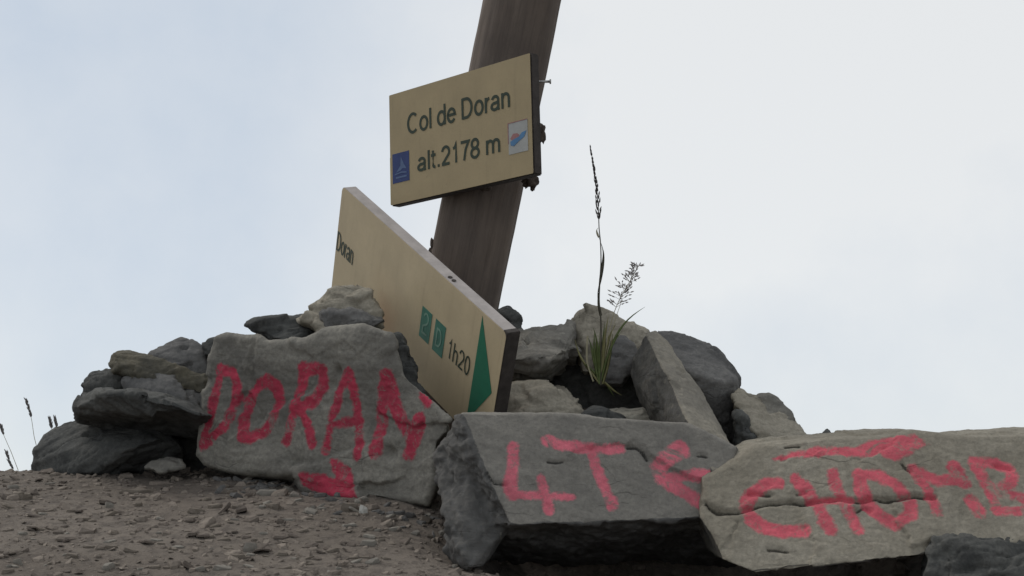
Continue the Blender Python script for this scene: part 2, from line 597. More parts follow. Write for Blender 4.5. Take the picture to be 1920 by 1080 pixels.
    if plane is not None and paint:
        uvp = plane.uv(co)
        dst = np.full(n, 0.05)
        for kind, pts, w in paint:
            pl = plane.px_uv(pts)
            d = dist_polygon(uvp, pl) if kind == 'fill' else dist_polyline(uvp, pl) - w
            dst = np.minimum(dst, d)
        dst = np.where(nr @ plane.n > 0.15, dst, 0.05)
        atr = new.attributes.new('paint', 'FLOAT', 'POINT')
        atr.data.foreach_set('value', dst.astype(np.float32))
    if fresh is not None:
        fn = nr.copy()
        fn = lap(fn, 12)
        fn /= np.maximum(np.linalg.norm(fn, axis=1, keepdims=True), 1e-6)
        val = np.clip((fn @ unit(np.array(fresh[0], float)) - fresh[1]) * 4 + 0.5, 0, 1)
        val = np.maximum(val, np.clip((-fn[:, 2] - 0.55) * 5 + 0.5, 0, 2.2))  # downward faces take the dark tone too, as painted shade beneath the stone
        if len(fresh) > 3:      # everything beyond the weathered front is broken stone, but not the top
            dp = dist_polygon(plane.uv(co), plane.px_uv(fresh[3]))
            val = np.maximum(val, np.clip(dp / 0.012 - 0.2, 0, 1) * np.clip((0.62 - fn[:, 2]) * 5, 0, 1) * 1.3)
        atr = new.attributes.new('fresh', 'FLOAT', 'POINT')  # holds broken faces and the painted underside shade
        atr.data.foreach_set('value', val.astype(np.float32))
    co = co - base
    new.vertices.foreach_set('co', co.astype(np.float32).ravel())
    new.polygons.foreach_set('use_smooth', [True] * len(new.polygons))
    new.update()
    ob.location = base
    new.materials.clear(); new.materials.append(mat)
    set_tags(ob, label, cat, group)
    return ob


def zs(pts, k, ox, oy):
    return [(ox + a / k, oy + b / k) for a, b in pts]


# ---- slab lettered DORAN
PD = Plane(600, 780, 2.79, -0.52, -0.04)
z_ = lambda p: zs(p, 2.348, 340, 500)
o_doran = [(404, 634), (425, 629), (480, 633), (500, 643), (578, 638), (620, 618), (681, 611), (736, 625), (749, 668), (759, 700), (785, 723),
           (817, 755), (847, 789), (840, 812), (822, 834), (817, 909), (803, 947), (749, 944), (672, 936), (630, 934), (572, 917), (553, 887),
           (502, 886), (429, 884), (387, 876), (366, 853), (370, 800), (374, 738), (391, 670)]
W1 = 0.0106
doran_paint = [
    ('line', z_([(182, 452), (158, 560), (128, 680), (102, 785)]), W1), ('line', z_([(175, 455), (238, 465), (258, 510), (250, 580), (235, 640), (202, 705), (150, 750), (105, 785)]), W1),
    ('line', z_([(385, 497), (428, 535), (435, 590), (413, 660), (373, 722), (320, 755), (288, 745), (282, 680), (302, 600), (337, 540), (385, 497)]), W1 * 1.05),
    ('line', z_([(552, 445), (540, 520), (510, 600), (488, 680), (465, 768)]), W1), ('line', z_([(545, 452), (635, 452), (637, 525), (595, 590), (520, 630)]), W1 * 1.1),
    ('line', z_([(530, 620), (565, 690), (590, 775)]), W1 * 0.95),
    ('line', z_([(752, 450), (705, 550), (690, 620), (668, 700), (645, 810)]), W1 * 0.8), ('line', z_([(752, 450), (765, 560), (783, 700), (785, 832)]), W1 * 0.8),
    ('line', z_([(672, 695), (785, 678)]), W1 * 0.9),
    ('line', z_([(908, 482), (895, 570), (880, 660), (862, 815)]), W1 * 1.2), ('line', z_([(910, 482), (940, 590), (985, 700), (1020, 780)]), W1 * 1.35),
    ('line', z_([(1072, 570), (1088, 595)]), W1), ('line', z_([(1050, 670), (1030, 740), (1005, 825)]), W1 * 1.2),
    ('fill', z_([(528, 903), (610, 908), (690, 925), (680, 870), (668, 842), (705, 850), (755, 895), (765, 940), (788, 1020), (690, 1018), (610, 985), (550, 965)]), 0)]
stone('lettered_slab', 'grey slab painted DORAN in crimson with a small arrow under the word', [prism(o_doran, PD, 0.17, 0.007, 0.965, 0.85, 0.03)],
      M_DORAN, 4, voxel=0.0030, smooth=0, und=0.007, facet=0.007, cells=34, rough=0.0022, strata=0.0006, plane=PD, paint=doran_paint,
      cracks=[([(482, 640), (476, 680), (478, 730)], 0.006, 0.006), ([(640, 690), (632, 720)], 0.006, 0.006)],
      pits=[((733, 850), 0.012, 0.014), ((640, 697), 0.007, 0.007), ((700, 910), 0.006, 0.004)])

# ---- block lettered 4T
PB = Plane(1120, 880, 2.46, 0.12, 0.42)
z_ = lambda p: zs(p, 3.177, 800, 740)
W2 = 0.0100
block_paint = [
    ('line', z_([(517, 315), (510, 440), (497, 560), (512, 600)]), W2), ('line', z_([(505, 592), (620, 600), (865, 608)]), W2 * 0.72),
    ('line', z_([(682, 510), (712, 600), (730, 688)]), W2 * 0.85),
    ('line', z_([(725, 278), (780, 310), (960, 327), (1145, 326)]), W2), ('line', z_([(985, 345), (1025, 480), (1075, 590), (1105, 655)]), W2 * 0.95),
    ('line', z_([(1518, 318), (1435, 365), (1372, 430), (1400, 500), (1500, 560), (1640, 640)]), W2 * 1.15), ('line', z_([(1440, 495), (1560, 482), (1690, 485)]), W2 * 0.85),
    ('fill', z_([(1400, 380), (1440, 330), (1495, 288), (1548, 300), (1550, 385), (1500, 405), (1445, 435), (1410, 470)]), 0)]
front = [(866, 772), (960, 776), (1075, 781), (1095, 793), (1200, 793), (1290, 797), (1375, 842), (1375, 955), (1320, 970), (1110, 973), (1010, 968), (955, 985), (930, 930), (905, 860)]
bb = [(a, b, PB.y(a, b)) for a, b in front]
bb2 = [(866, 772, 2.66), (960, 776, 2.70), (1290, 797, 2.72), (1390, 850, 2.70),               # back of the top
       (848, 793, 2.56), (815, 852, 2.56), (838, 985, 2.52), (830, 920, 2.62), (850, 1030, 2.58),
       (1000, 1052, 2.74), (1390, 1056, 2.76), (905, 1040, 2.62), (1300, 800, 2.84), (900, 790, 2.74)]
block_left = [(848, 790, 2.53), (815, 850, 2.53), (838, 985, 2.45), (882, 1064, 2.40), (905, 1062, 2.42), (955, 986, 2.44), (905, 860, 2.475), (866, 775, 2.51),
              (845, 1040, 2.47), (880, 1060, 2.56), (960, 990, 2.58), (850, 800, 2.66), (830, 900, 2.64), (900, 780, 2.68)]
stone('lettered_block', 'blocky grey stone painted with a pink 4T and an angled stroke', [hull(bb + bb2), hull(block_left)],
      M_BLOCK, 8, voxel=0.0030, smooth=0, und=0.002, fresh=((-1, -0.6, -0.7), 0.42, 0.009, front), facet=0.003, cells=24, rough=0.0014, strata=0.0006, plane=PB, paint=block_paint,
      cracks=[(z_([(1200, 315), (1250, 318), (1290, 345), (1315, 385)]), 0.003, 0.007), (z_([(365, 460), (410, 525), (475, 528)]), 0.003, 0.006),
              (z_([(725, 400), (805, 405)]), 0.003, 0.005), (z_([(1610, 375), (1660, 382)]), 0.003, 0.004), (z_([(960, 315), (985, 322)]), 0.003, 0.005)])

# ---- slab lettered CHOMB
PC = Plane(1620, 920, 2.42, -0.10, 0.55)
z_ = lambda p: zs(p, 2.842, 1300, 700)
o_chomb = [(1316, 893), (1345, 878), (1380, 858), (1420, 836), (1520, 823), (1570, 819), (1640, 821), (1720, 815), (1800, 820), (1880, 812), (1960, 809),
           (2080, 812), (2140, 900), (2110, 1000), (1920, 1020), (1780, 1028), (1736, 1044), (1560, 1060), (1412, 1078), (1350, 1052), (1336, 1014), (1310, 972)]
W3 = 0.0097
chomb_paint = [
    ('fill', z_([(425, 462), (520, 418), (680, 395), (860, 410), (960, 362), (1180, 350), (1262, 400), (1180, 440), (1070, 495), (990, 450), (800, 452), (600, 466), (430, 470)]), 0),
    ('line', z_([(455, 592), (385, 592), (315, 640), (275, 710)]), W3 * 1.15), ('line', z_([(305, 775), (360, 825), (450, 840), (585, 840)]), W3 * 1.2),
    ('line', z_([(545, 575), (605, 635), (660, 710), (700, 790), (728, 845)]), W3 * 1.1), ('line', z_([(740, 545), (760, 620), (800, 700), (850, 780), (882, 840)]), W3 * 0.95),
    ('line', z_([(650, 690), (830, 690)]), W3 * 0.8),
    ('line', z_([(885, 560), (990, 562), (1080, 620), (1148, 700), (1158, 770), (1080, 808), (990, 760), (930, 700), (892, 630), (885, 560)]), W3 * 1.05),
    ('line', z_([(1170, 525), (1230, 620), (1270, 690), (1300, 758)]), W3 * 0.9), ('line', z_([(1205, 550), (1300, 592), (1385, 590)]), W3 * 1.1),
    ('line', z_([(1382, 515), (1440, 605)]), W3 * 1.1), ('line', z_([(1480, 685), (1525, 755)]), W3 * 1.1),
    ('line', z_([(1500, 490), (1610, 490), (1690, 520), (1692, 590), (1620, 622), (1555, 605), (1512, 520)]), W3 * 0.95),
    ('line', z_([(1575, 645), (1625, 742), (1700, 750), (1775, 735), (1800, 700), (1745, 665), (1600, 650)]), W3 * 0.95)]
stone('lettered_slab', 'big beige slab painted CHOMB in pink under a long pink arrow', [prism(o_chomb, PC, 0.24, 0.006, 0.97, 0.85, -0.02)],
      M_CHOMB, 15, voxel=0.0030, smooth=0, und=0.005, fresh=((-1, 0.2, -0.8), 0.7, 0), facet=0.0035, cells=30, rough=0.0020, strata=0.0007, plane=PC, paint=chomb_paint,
      cracks=[(z_([(45, 685), (130, 745), (260, 742), (350, 710), (420, 695), (580, 697), (720, 690), (880, 686), (1100, 684), (1290, 672)]), 0.0038, 0.010),
              (z_([(300, 640), (350, 648), (410, 650)]), 0.004, 0.007), (z_([(540, 655), (600, 640)]), 0.004, 0.005), (z_([(870, 740), (905, 720), (935, 745)]), 0.004, 0.006),
              (z_([(400, 940), (500, 955)]), 0.003, 0.004), (z_([(1110, 500), (1160, 540)]), 0.003, 0.005), (z_([(1610, 500), (1690, 515)]), 0.003, 0.006), (z_([(490, 395), (560, 398)]), 0.003, 0.004)])

# ---- the other stones of the cairn
ST = stone
ST('boulder', 'low dark boulder on the ground at the left end of the cairn',
   [hull([(57, 890, 3.04), (62, 845, 3.04), (82, 819, 3.05), (120, 795, 3.06), (148, 785, 3.07), (205, 783, 3.06), (255, 796, 3.04), (335, 820, 2.99), (350, 850, 3.02),
          (172, 888, 2.955), (240, 842, 2.925), (300, 824, 2.945), (120, 850, 2.985), (90, 895, 2.99), (190, 820, 2.985),
          (330, 895, 3.09), (250, 897, 3.05), (100, 820, 3.2), (200, 800, 3.24), (320, 830, 3.2), (320, 890, 3.2), (80, 890, 3.2)])], M_DARK, 21, facet=0.006, rough=0.003)
ST('overhanging_slab', 'dark overhanging slab with pale upper edge resting on the low left boulder',
   [hull([(140, 766, 2.89), (148, 742, 2.92), (165, 732, 2.90), (200, 723, 2.93), (240, 722, 2.95), (300, 733, 2.92), (345, 748, 2.88), (400, 778, 2.86),
          (146, 783, 2.99), (210, 793, 3.04), (300, 826, 3.12), (362, 848, 3.16), (405, 838, 3.14), (160, 740, 3.16), (250, 730, 3.20), (395, 765, 3.2), (250, 800, 3.2), (390, 840, 3.2),
          (250, 737, 2.815), (190, 738, 2.84), (330, 757, 2.80), (380, 778, 2.80)])], M_DARK, 22, facet=0.006, strata=0.002)
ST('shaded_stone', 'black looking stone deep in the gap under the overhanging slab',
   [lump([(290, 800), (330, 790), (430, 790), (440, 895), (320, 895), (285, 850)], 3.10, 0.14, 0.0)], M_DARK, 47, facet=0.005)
ST('dark_block', 'squarish dark stone at the back of the left stack',
   [lump([(150, 745), (165, 700), (210, 692), (262, 700), (262, 745)], 3.08, 0.14, 0.2)], M_DARK, 23, facet=0.005)
ST('long_stone', 'long rounded olive brown stone lying near the top of the left stack',
   [lump([(203, 684), (206, 669), (220, 659), (244, 656), (290, 668), (345, 688), (395, 706), (395, 742), (330, 722), (270, 706), (240, 708), (214, 694)], 3.00, 0.12, 0.4)], M_OLIVE, 24, facet=0.005)
ST('peaked_stone', 'grey peaked stone just left of the DORAN slab',
   [lump([(280, 668), (318, 648), (341, 638), (368, 650), (400, 680), (405, 730), (330, 730)], 3.09, 0.12, 0.5)], M_BLUE, 25, facet=0.006)
ST('chipped_stone', 'small chipped stone with pale edges in the middle of the left stack',
   [lump([(232, 718), (262, 700), (298, 699), (320, 712), (395, 735), (395, 770), (320, 752), (240, 735)], 2.985, 0.14, 0.6)], M_BLUE, 26, facet=0.008, strata=0.002)
ST('stone_sliver', 'pale narrow stone sliver on the ground beside the DORAN slab',
   [lump([(273, 878), (286, 866), (318, 861), (344, 855), (346, 868), (344, 880), (300, 886)], 2.90, 0.07, 0.8)], M_GREY, 27, voxel=0.004, facet=0.004, rough=0.002)
ST('stone_chip', 'small dark stone poking out at the upper left corner of the DORAN slab',
   [lump([(378, 648), (390, 636), (406, 632), (412, 660), (400, 676), (384, 668)], 3.05, 0.08, 0.2)], M_DARK, 28, voxel=0.004, facet=0.004, rough=0.002)
ST('flat_stone', 'flat dark stone jutting left from the top of the DORAN slab',
   [lump([(455, 612), (460, 603), (480, 597), (530, 591), (570, 592), (590, 610), (590, 622), (545, 618), (490, 632), (470, 624)], 2.90, 0.14, 0.6),
    lump([(490, 625), (560, 618), (578, 625), (573, 642), (520, 646), (500, 643)], 2.885, 0.14, 0.3)], M_DARK, 29, voxel=0.004, facet=0.005, strata=0.0025, flat=(1, 1, 3))
ST('perched_stone', 'pale brown stone perched highest on the DORAN slab against the board',
   [lump([(576, 574), (612, 556), (630, 538), (655, 531), (684, 541), (704, 562), (717, 590), (716, 612), (650, 614), (600, 606)], 2.90, 0.085, 0.5),
    lump([(560, 594), (580, 585), (620, 596), (650, 614), (640, 640), (600, 632)], 2.86, 0.1, 0.5)], M_BEI, 30, voxel=0.004, facet=0.008, cells=34)
ST('wedge_stone', 'dark wedge shaped stone beneath the perched pale stone',
   [lump([(598, 590), (612, 576), (660, 580), (716, 590), (726, 602), (700, 616), (650, 622), (612, 620)], 2.835, 0.10, 0.2)], M_BLUE, 31, voxel=0.004, facet=0.005)
ST('rounded_stone', 'dark rounded stone wedged between the DORAN slab and the tilted board',
   [lump([(705, 630), (748, 618), (768, 645), (780, 690), (795, 735), (770, 750), (715, 700)], 2.755, 0.05, 0.2)], M_DARK, 32, voxel=0.004, facet=0.004)
ST('boulder', 'small dark rounded stone behind the near end of the tilted board',
   [lump([(930, 580), (950, 573), (968, 580), (981, 600), (983, 640), (940, 650)], 3.00, 0.10, 0.2)], M_DARK, 33, facet=0.003)
ST('rough_stone', 'rough grey brown stone right of the board with ledges on its face',
   [hull([(955, 640, 2.93), (985, 620, 2.96), (1040, 606, 2.99), (1075, 607, 2.98), (1083, 650, 2.90), (1076, 678, 2.90), (1046, 706, 2.98), (1000, 722, 2.97), (945, 722, 2.95),
          (955, 675, 2.85), (1010, 690, 2.86), (1040, 668, 2.83), (1060, 655, 2.845), (1020, 640, 2.89), (985, 620, 3.12), (1070, 615, 3.12), (1070, 700, 3.1), (960, 720, 3.1)])], M_GREY, 34, facet=0.011, cells=40, strata=0.002)
ST('back_stone', 'dark stone at the back of the hollow behind the grass',
   [lump([(1020, 690), (1080, 640), (1180, 640), (1250, 690), (1250, 810), (1020, 810)], 3.03, 0.16, 0.3)], M_DARK, 48, facet=0.006)
ST('peaked_stone', 'pale peaked stone behind the grass tuft',
   [lump([(1072, 606), (1082, 585), (1098, 572), (1130, 590), (1170, 604), (1215, 622), (1215, 680), (1190, 700), (1090, 700), (1078, 650)], 2.99, 0.16, 0.5)], M_BEI, 35, facet=0.006)
ST('grey_stone', 'smooth grey stone low behind the grass stems',
   [lump([(1130, 660), (1165, 635), (1195, 660), (1190, 690), (1165, 722), (1120, 724)], 2.93, 0.10, 0.5)], M_BLUE, 36, facet=0.004)
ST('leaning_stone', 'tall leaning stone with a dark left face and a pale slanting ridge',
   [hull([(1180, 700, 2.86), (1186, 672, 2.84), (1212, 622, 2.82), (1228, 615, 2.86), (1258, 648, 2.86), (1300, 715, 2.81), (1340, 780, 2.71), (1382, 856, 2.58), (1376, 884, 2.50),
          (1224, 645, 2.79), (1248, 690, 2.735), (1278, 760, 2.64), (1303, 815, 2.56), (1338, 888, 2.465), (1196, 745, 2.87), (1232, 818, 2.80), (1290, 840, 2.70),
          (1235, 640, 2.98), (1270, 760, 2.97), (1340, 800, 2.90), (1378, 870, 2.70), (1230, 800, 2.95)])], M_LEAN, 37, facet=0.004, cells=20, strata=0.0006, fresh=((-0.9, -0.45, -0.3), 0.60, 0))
ST('big_stone', 'large blue grey stone forming the right shoulder of the cairn',
   [hull([(1230, 617, 2.98), (1262, 615, 3.0), (1310, 630, 3.0), (1330, 642, 2.99), (1345, 662, 2.96), (1384, 708, 2.93), (1385, 780, 2.93), (1378, 845, 2.95),
          (1250, 672, 2.885), (1300, 702, 2.865), (1345, 715, 2.87), (1375, 716, 2.885), (1290, 770, 2.90), (1345, 790, 2.905), (1350, 850, 2.93), (1240, 760, 2.95),
          (1240, 640, 3.12), (1320, 645, 3.12), (1375, 715, 3.10), (1375, 840, 3.08), (1240, 800, 3.08)])], M_BLUE, 38, facet=0.005, cells=22, rough=0.003, strata=0.0008)
ST('sloping_stone', 'pale beige stone sloping down right of the big shoulder stone',
   [hull([(1372, 745, 2.84), (1386, 728, 2.88), (1428, 742, 2.89), (1472, 768, 2.88), (1498, 800, 2.85), (1520, 832, 2.80), (1500, 860, 2.74), (1440, 860, 2.72),
          (1400, 790, 2.775), (1430, 800, 2.76), (1460, 830, 2.745), (1395, 740, 3.0), (1470, 790, 3.0), (1515, 840, 2.95), (1400, 850, 2.95)])], M_BEI, 39, facet=0.006)
ST('flat_stone', 'thin grey flake lying on the sloping beige stone against the sky',
   [lump([(1414, 742), (1440, 739), (1468, 754), (1487, 773), (1490, 789), (1466, 796), (1430, 775)], 2.86, 0.10, 0.5, bulge=0.05)], M_GREY, 40, voxel=0.004, facet=0.003, rough=0.002)
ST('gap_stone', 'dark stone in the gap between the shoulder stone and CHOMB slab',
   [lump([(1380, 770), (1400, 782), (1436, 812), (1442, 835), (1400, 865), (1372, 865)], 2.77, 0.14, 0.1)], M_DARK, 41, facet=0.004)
ST('stone_chip', 'tiny dark pointed stone peeping above the CHOMB slab',
   [lump([(1522, 822), (1535, 812), (1552, 804), (1568, 820), (1560, 840), (1530, 840)], 2.75, 0.08, 0.2)], M_DARK, 42, voxel=0.004, facet=0.002, rough=0.0015)
ST('layered_stone', 'pale layered stone behind the block, right of the board end',
   [lump([(940, 735), (965, 724), (1010, 720), (1050, 724), (1075, 745), (1108, 782), (1100, 810), (950, 810)], 2.80, 0.16, 0.4)], M_BEI, 43, facet=0.006, cells=30, strata=0.002, flat=(1, 1, 3))
ST('domed_stone', 'small dark domed stone behind the top edge of the block',
   [lump([(1082, 786), (1092, 768), (1114, 759), (1142, 763), (1168, 780), (1188, 800), (1140, 815), (1088, 810)], 2.735, 0.08, 0.3)], M_DARK, 44, voxel=0.004, facet=0.002, rough=0.002)
ST('flat_stone', 'pale flat stone behind the block below the grass',
   [lump([(1115, 772), (1170, 766), (1212, 766), (1232, 790), (1232, 815), (1120, 815)], 2.81, 0.12, 0.5)], M_PALE, 45, voxel=0.0045, facet=0.004, rough=0.002)
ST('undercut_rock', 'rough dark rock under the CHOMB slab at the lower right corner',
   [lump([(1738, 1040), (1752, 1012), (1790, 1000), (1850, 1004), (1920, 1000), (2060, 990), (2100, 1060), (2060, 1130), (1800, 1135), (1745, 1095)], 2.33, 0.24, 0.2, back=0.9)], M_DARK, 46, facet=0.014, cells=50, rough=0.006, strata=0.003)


# ------------------------------------------------------------------ grit and loose chips on the slope
def chip_mesh(rs, flat=0.28):
    """angular flat flake, unit size"""
    n = rs.integers(5, 8)
    a = np.sort(rs.random(n) * 2 * np.pi)
    a = np.linspace(0, 2 * np.pi, n, endpoint=False) + rs.normal(0, .22, n)
    r = 0.5 * (0.5 + 0.7 * rs.random(n))
    el = 0.6 + 0.4 * rs.random()
    lo = np.stack([np.cos(a) * r * 1.05, np.sin(a) * r * el * 1.05, -flat * 0.5 * np.ones(n)], 1)
    mi = np.stack([np.cos(a) * r * 1.1, np.sin(a) * r * el * 1.1, flat * 0.2 * rs.normal(0.3, 0.6, n)], 1)
    k = 0.70 + 0.18 * rs.random(n)
    tilt = rs.normal(0, .25, 2)
    hi = np.stack([np.cos(a) * r * k, np.sin(a) * r * el * k, flat * 0.5 * np.ones(n)], 1)
    hi[:, 2] += hi[:, 0] * tilt[0] * flat * 2 + hi[:, 1] * tilt[1] * flat * 2
    V = np.vstack([lo, mi, hi])
    Fc = []
    for i in range(n):
        j = (i + 1) % n
        Fc.append((i, j, n + j, n + i)); Fc.append((n + i, n + j, 2 * n + j, 2 * n + i))
    Fc.append(tuple(range(2 * n, 3 * n)))
    return V, Fc


def ground_normal(x, y):
    e = 0.03
    dx = (ground_z(x + e, y) - ground_z(x - e, y)) / (2 * e)
    dy = (ground_z(x, y + e) - ground_z(x, y - e)) / (2 * e)
    n = np.array([-float(dx), -float(dy), 1.0])
    return n / np.linalg.norm(n)


def make_grit():
    rs = np.random.default_rng(77)
    protos = [chip_mesh(rs, 0.14 + 0.22 * rs.random()) for _ in range(24)]
    N = 16000
    x = rs.uniform(-1.75, 1.3, N)
    y = rs.uniform(1.75, 3.35, N)
    z = ground_z(x, y)
    s = 0.004 + 0.011 * rs.random(N) ** 2.2 + np.where(rs.random(N) < 0.19, 0.024 * rs.random(N) ** 1.4, 0)
    Vs, Fs, off = [], [], 0
    rot = rs.random(N) * 2 * np.pi
    tx, ty = rs.normal(0.0, 0.22, N), rs.normal(0.10, 0.24, N)
    for i in range(N):
        V, Fc = protos[i % 24]
        c, sn = math.cos(rot[i]), math.sin(rot[i])
        vx = (V[:, 0] * c - V[:, 1] * sn) * s[i]; vy = (V[:, 0] * sn + V[:, 1] * c) * s[i]
        vz = V[:, 2] * s[i] + vx * tx[i] + vy * (ty[i] + 0.1)
        Vs.append(np.stack([vx + x[i], vy + y[i], vz + z[i] + s[i] * 0.06], 1))
        Fs += [tuple(k + off for k in f) for f in Fc]
        off += len(V)
    me = mesh_from('gravel', np.vstack(Vs).tolist(), Fs)
    set_tags(link('gravel', me, M_CHIP), 'brown grey grit and stone flakes strewn over the slope', 'gravel', kind='stuff')


make_grit()


def ground_hit(px, py):
    d = ray(px, py)
    t = np.arange(1.5, 3.6, 0.006)
    p = CAM + d[None] * t[:, None]
    below = np.nonzero(p[:, 2] < ground_z(p[:, 0], p[:, 1]))[0]
    return p[below[0]] if len(below) else CAM + d * 3.1


def loose(px, py, wpx, label, mat, seed, flat=0.3, name='stone_flake', elong=1.0, group=None, tilt=0.0):
    rs = np.random.default_rng(seed)
    p = ground_hit(px, py)
    V, Fc = chip_mesh(rs, flat)
    s = wpx * p[1] / F_PX
    V = V * np.array([s, s * 0.75 / elong, s / elong ** 0.5])
    me = mesh_from(name, V.tolist(), Fc)
    bm = bmesh.new(); bm.from_mesh(me)
    bmesh.ops.bevel(bm, geom=bm.edges[:], offset=s * 0.012, segments=1, affect='EDGES')
    bm.to_mesh(me); bm.free()
    o = link(name, me, mat)
    n = Vector(ground_normal(p[0], p[1]))
    o.rotation_euler = (n.to_track_quat('Z', 'Y').to_matrix() @ Matrix.Rotation(rs.normal(0, .35), 3, 'Z') @ Matrix.Rotation(tilt, 3, 'Y')).to_euler()
    o.location = (p[0], p[1], float(ground_z(p[0], p[1])) + V[:, 2].max() * 0.35)
    set_tags(o, label, 'stone', group)
    return o


k = 1920 / 900
zz = lambda a, b: (a / k, 840 + b / k)
flakes = [
    (1080, 190, 62, 'long pale flake lying in front of the DORAN slab', M_CHIPP, 1.9, 0.3), (925, 185, 26, 'small brown flake just left of the long pale flake', M_CHIPD, 1.0, .4),
    (1395, 255, 34, 'brown lump below the tip of the DORAN arrow', M_CHIPD, 1.0, 0.6), (1455, 262, 20, 'tiny whitish pebble beside the brown lump under the DORAN arrow', M_WHITE, 1.0, 0.8),
    (1095, 245, 36, 'dark flake in the shade a little below the long pale flake', M_CHIPD, 1.3, .4), (780, 262, 32, 'pale brown flake in the middle of the slope', M_CHIPD, 1.2, .4),
    (1010, 415, 32, 'buff stone with a flat face low in the middle of the slope', M_CHIPP, 1.0, .6), (945, 447, 42, 'brown flake directly below left of the buff flat faced stone', M_CHIPD, 1.5, .4),
    (885, 490, 34, 'pale flake near the bottom edge below the buff stone', M_CHIPP, 1.4, .3), (1470, 390, 40, 'pale grey flake on the slope left of the block', M_CHIPP, 1.3, .4),
    (90, 205, 30, 'pale flake near the left edge just under the crest', M_CHIPD, 1.2, .4), (555, 235, 22, 'dark little flake left of centre on the slope', M_CHIPD, 1.2, .5),
    (430, 238, 20, 'light little stone near the upper left of the slope', M_CHIPP, 1.1, .6), (1700, 300, 34, 'grey flake in the dark hollow between DORAN slab and block', M_CHIPD, 1.3, .4),
    (1775, 355, 22, 'grey pebble touching the lower left of the block', M_CHIPP, 1.0, .6), (1490, 465, 26, 'small buff flake near the bottom edge left of the block', M_CHIPP, 1.3, .4),
    (340, 292, 34, 'thin brown flake left of centre, below the light little stone', M_CHIPD, 1.8, .3), (425, 490, 28, 'pale stone at the bottom edge left of centre', M_CHIPP, 1.1, .5),
    (70, 465, 26, 'pale stone near the lower left corner', M_CHIPP, 1.1, .5), (560, 180, 70, 'long dark brown flake lying flat on the upper slope', M_CHIPD, 2.6, .22),
    (1330, 420, 26, 'brown flake right of the buff flat faced stone', M_CHIPD, 1.3, .4), (1825, 482, 34, 'pale flake at the bottom edge beside the block', M_CHIPP, 1.6, .3)]
for i, (a, b, w, lab, mt, el, fl) in enumerate(flakes):
    loose(*zz(a, b), w, lab, mt, 200 + i, fl, elong=el)
rs = np.random.default_rng(5)
for i in range(130):
    px, py = rs.uniform(5, 850), 895 + 180 * rs.random() ** 0.8
    if py < 900 + max(0, px - 480) * 0.26: py += 60
    if py > 1076: continue
    loose(px, py, rs.uniform(12, 30), 'little flat brown grey flake among many on the gravel slope', (M_CHIPD, M_CHIPD, M_CHIPP)[i % 3], 400 + i,
          rs.uniform(.16, .34), elong=rs.uniform(1, 1.7), group='little flakes strewn over the slope', tilt=rs.normal(0, .15))


rs = np.random.default_rng(15)
for i in range(70):
    px = rs.uniform(400, 835)
    py = 893 + max(0, px - 540) * 0.26 + abs(rs.normal(0, 1)) * 26 + 6
    if py > 1060: continue
    loose(px, py, rs.uniform(12, 34), 'grey flake in the loose litter along the foot of the DORAN slab', (M_CHIPG, M_CHIPG, M_CHIPP)[i % 3], 700 + i,
          rs.uniform(.18, .4), elong=rs.uniform(1, 1.8), group='grey flakes at the foot of the DORAN slab', tilt=rs.normal(0, .35))


# ------------------------------------------------------------------ wooden post
def wood_mat():
    m = NT('weathered_post_wood')
    v = m.coord(scale=(1, 1, 0.06))
    v2 = m.coord()
    g = m.noise(v, 34, 5, 0.6, 0.6)
    g2 = m.noise(v, 220, 4, 0.7)
    big = m.noise(v2, 5, 4, 0.6)
    c = m.mix(m.rng(g, 0.35, 0.65), (0.160, 0.128, 0.104), (0.120, 0.096, 0.080))
    c = m.mix(m.rng(g2, 0.5, 0.75, 0, 0.5), c, (0.065, 0.054, 0.048))
    c = m.mix(m.rng(big, 0.45, 0.65, 0, 0.45), c, (0.06, 0.05, 0.046))
    h = m.math('ADD', g, m.math('MULTIPLY', g2, 0.5))
    return m.out(c, 0.9, m.bump(h, 0.5, 0.004))


M_WOOD = wood_mat()
M_BARK = plain_mat('bark_brown', (0.07, 0.055, 0.045), 0.95, 0.4, 90, 0.6)
M_STEEL = plain_mat('dull_steel', (0.35, 0.34, 0.32), 0.45, 0.2)
M_STEEL.node_tree.nodes['Principled BSDF'].inputs['Metallic'].default_value = 0.7


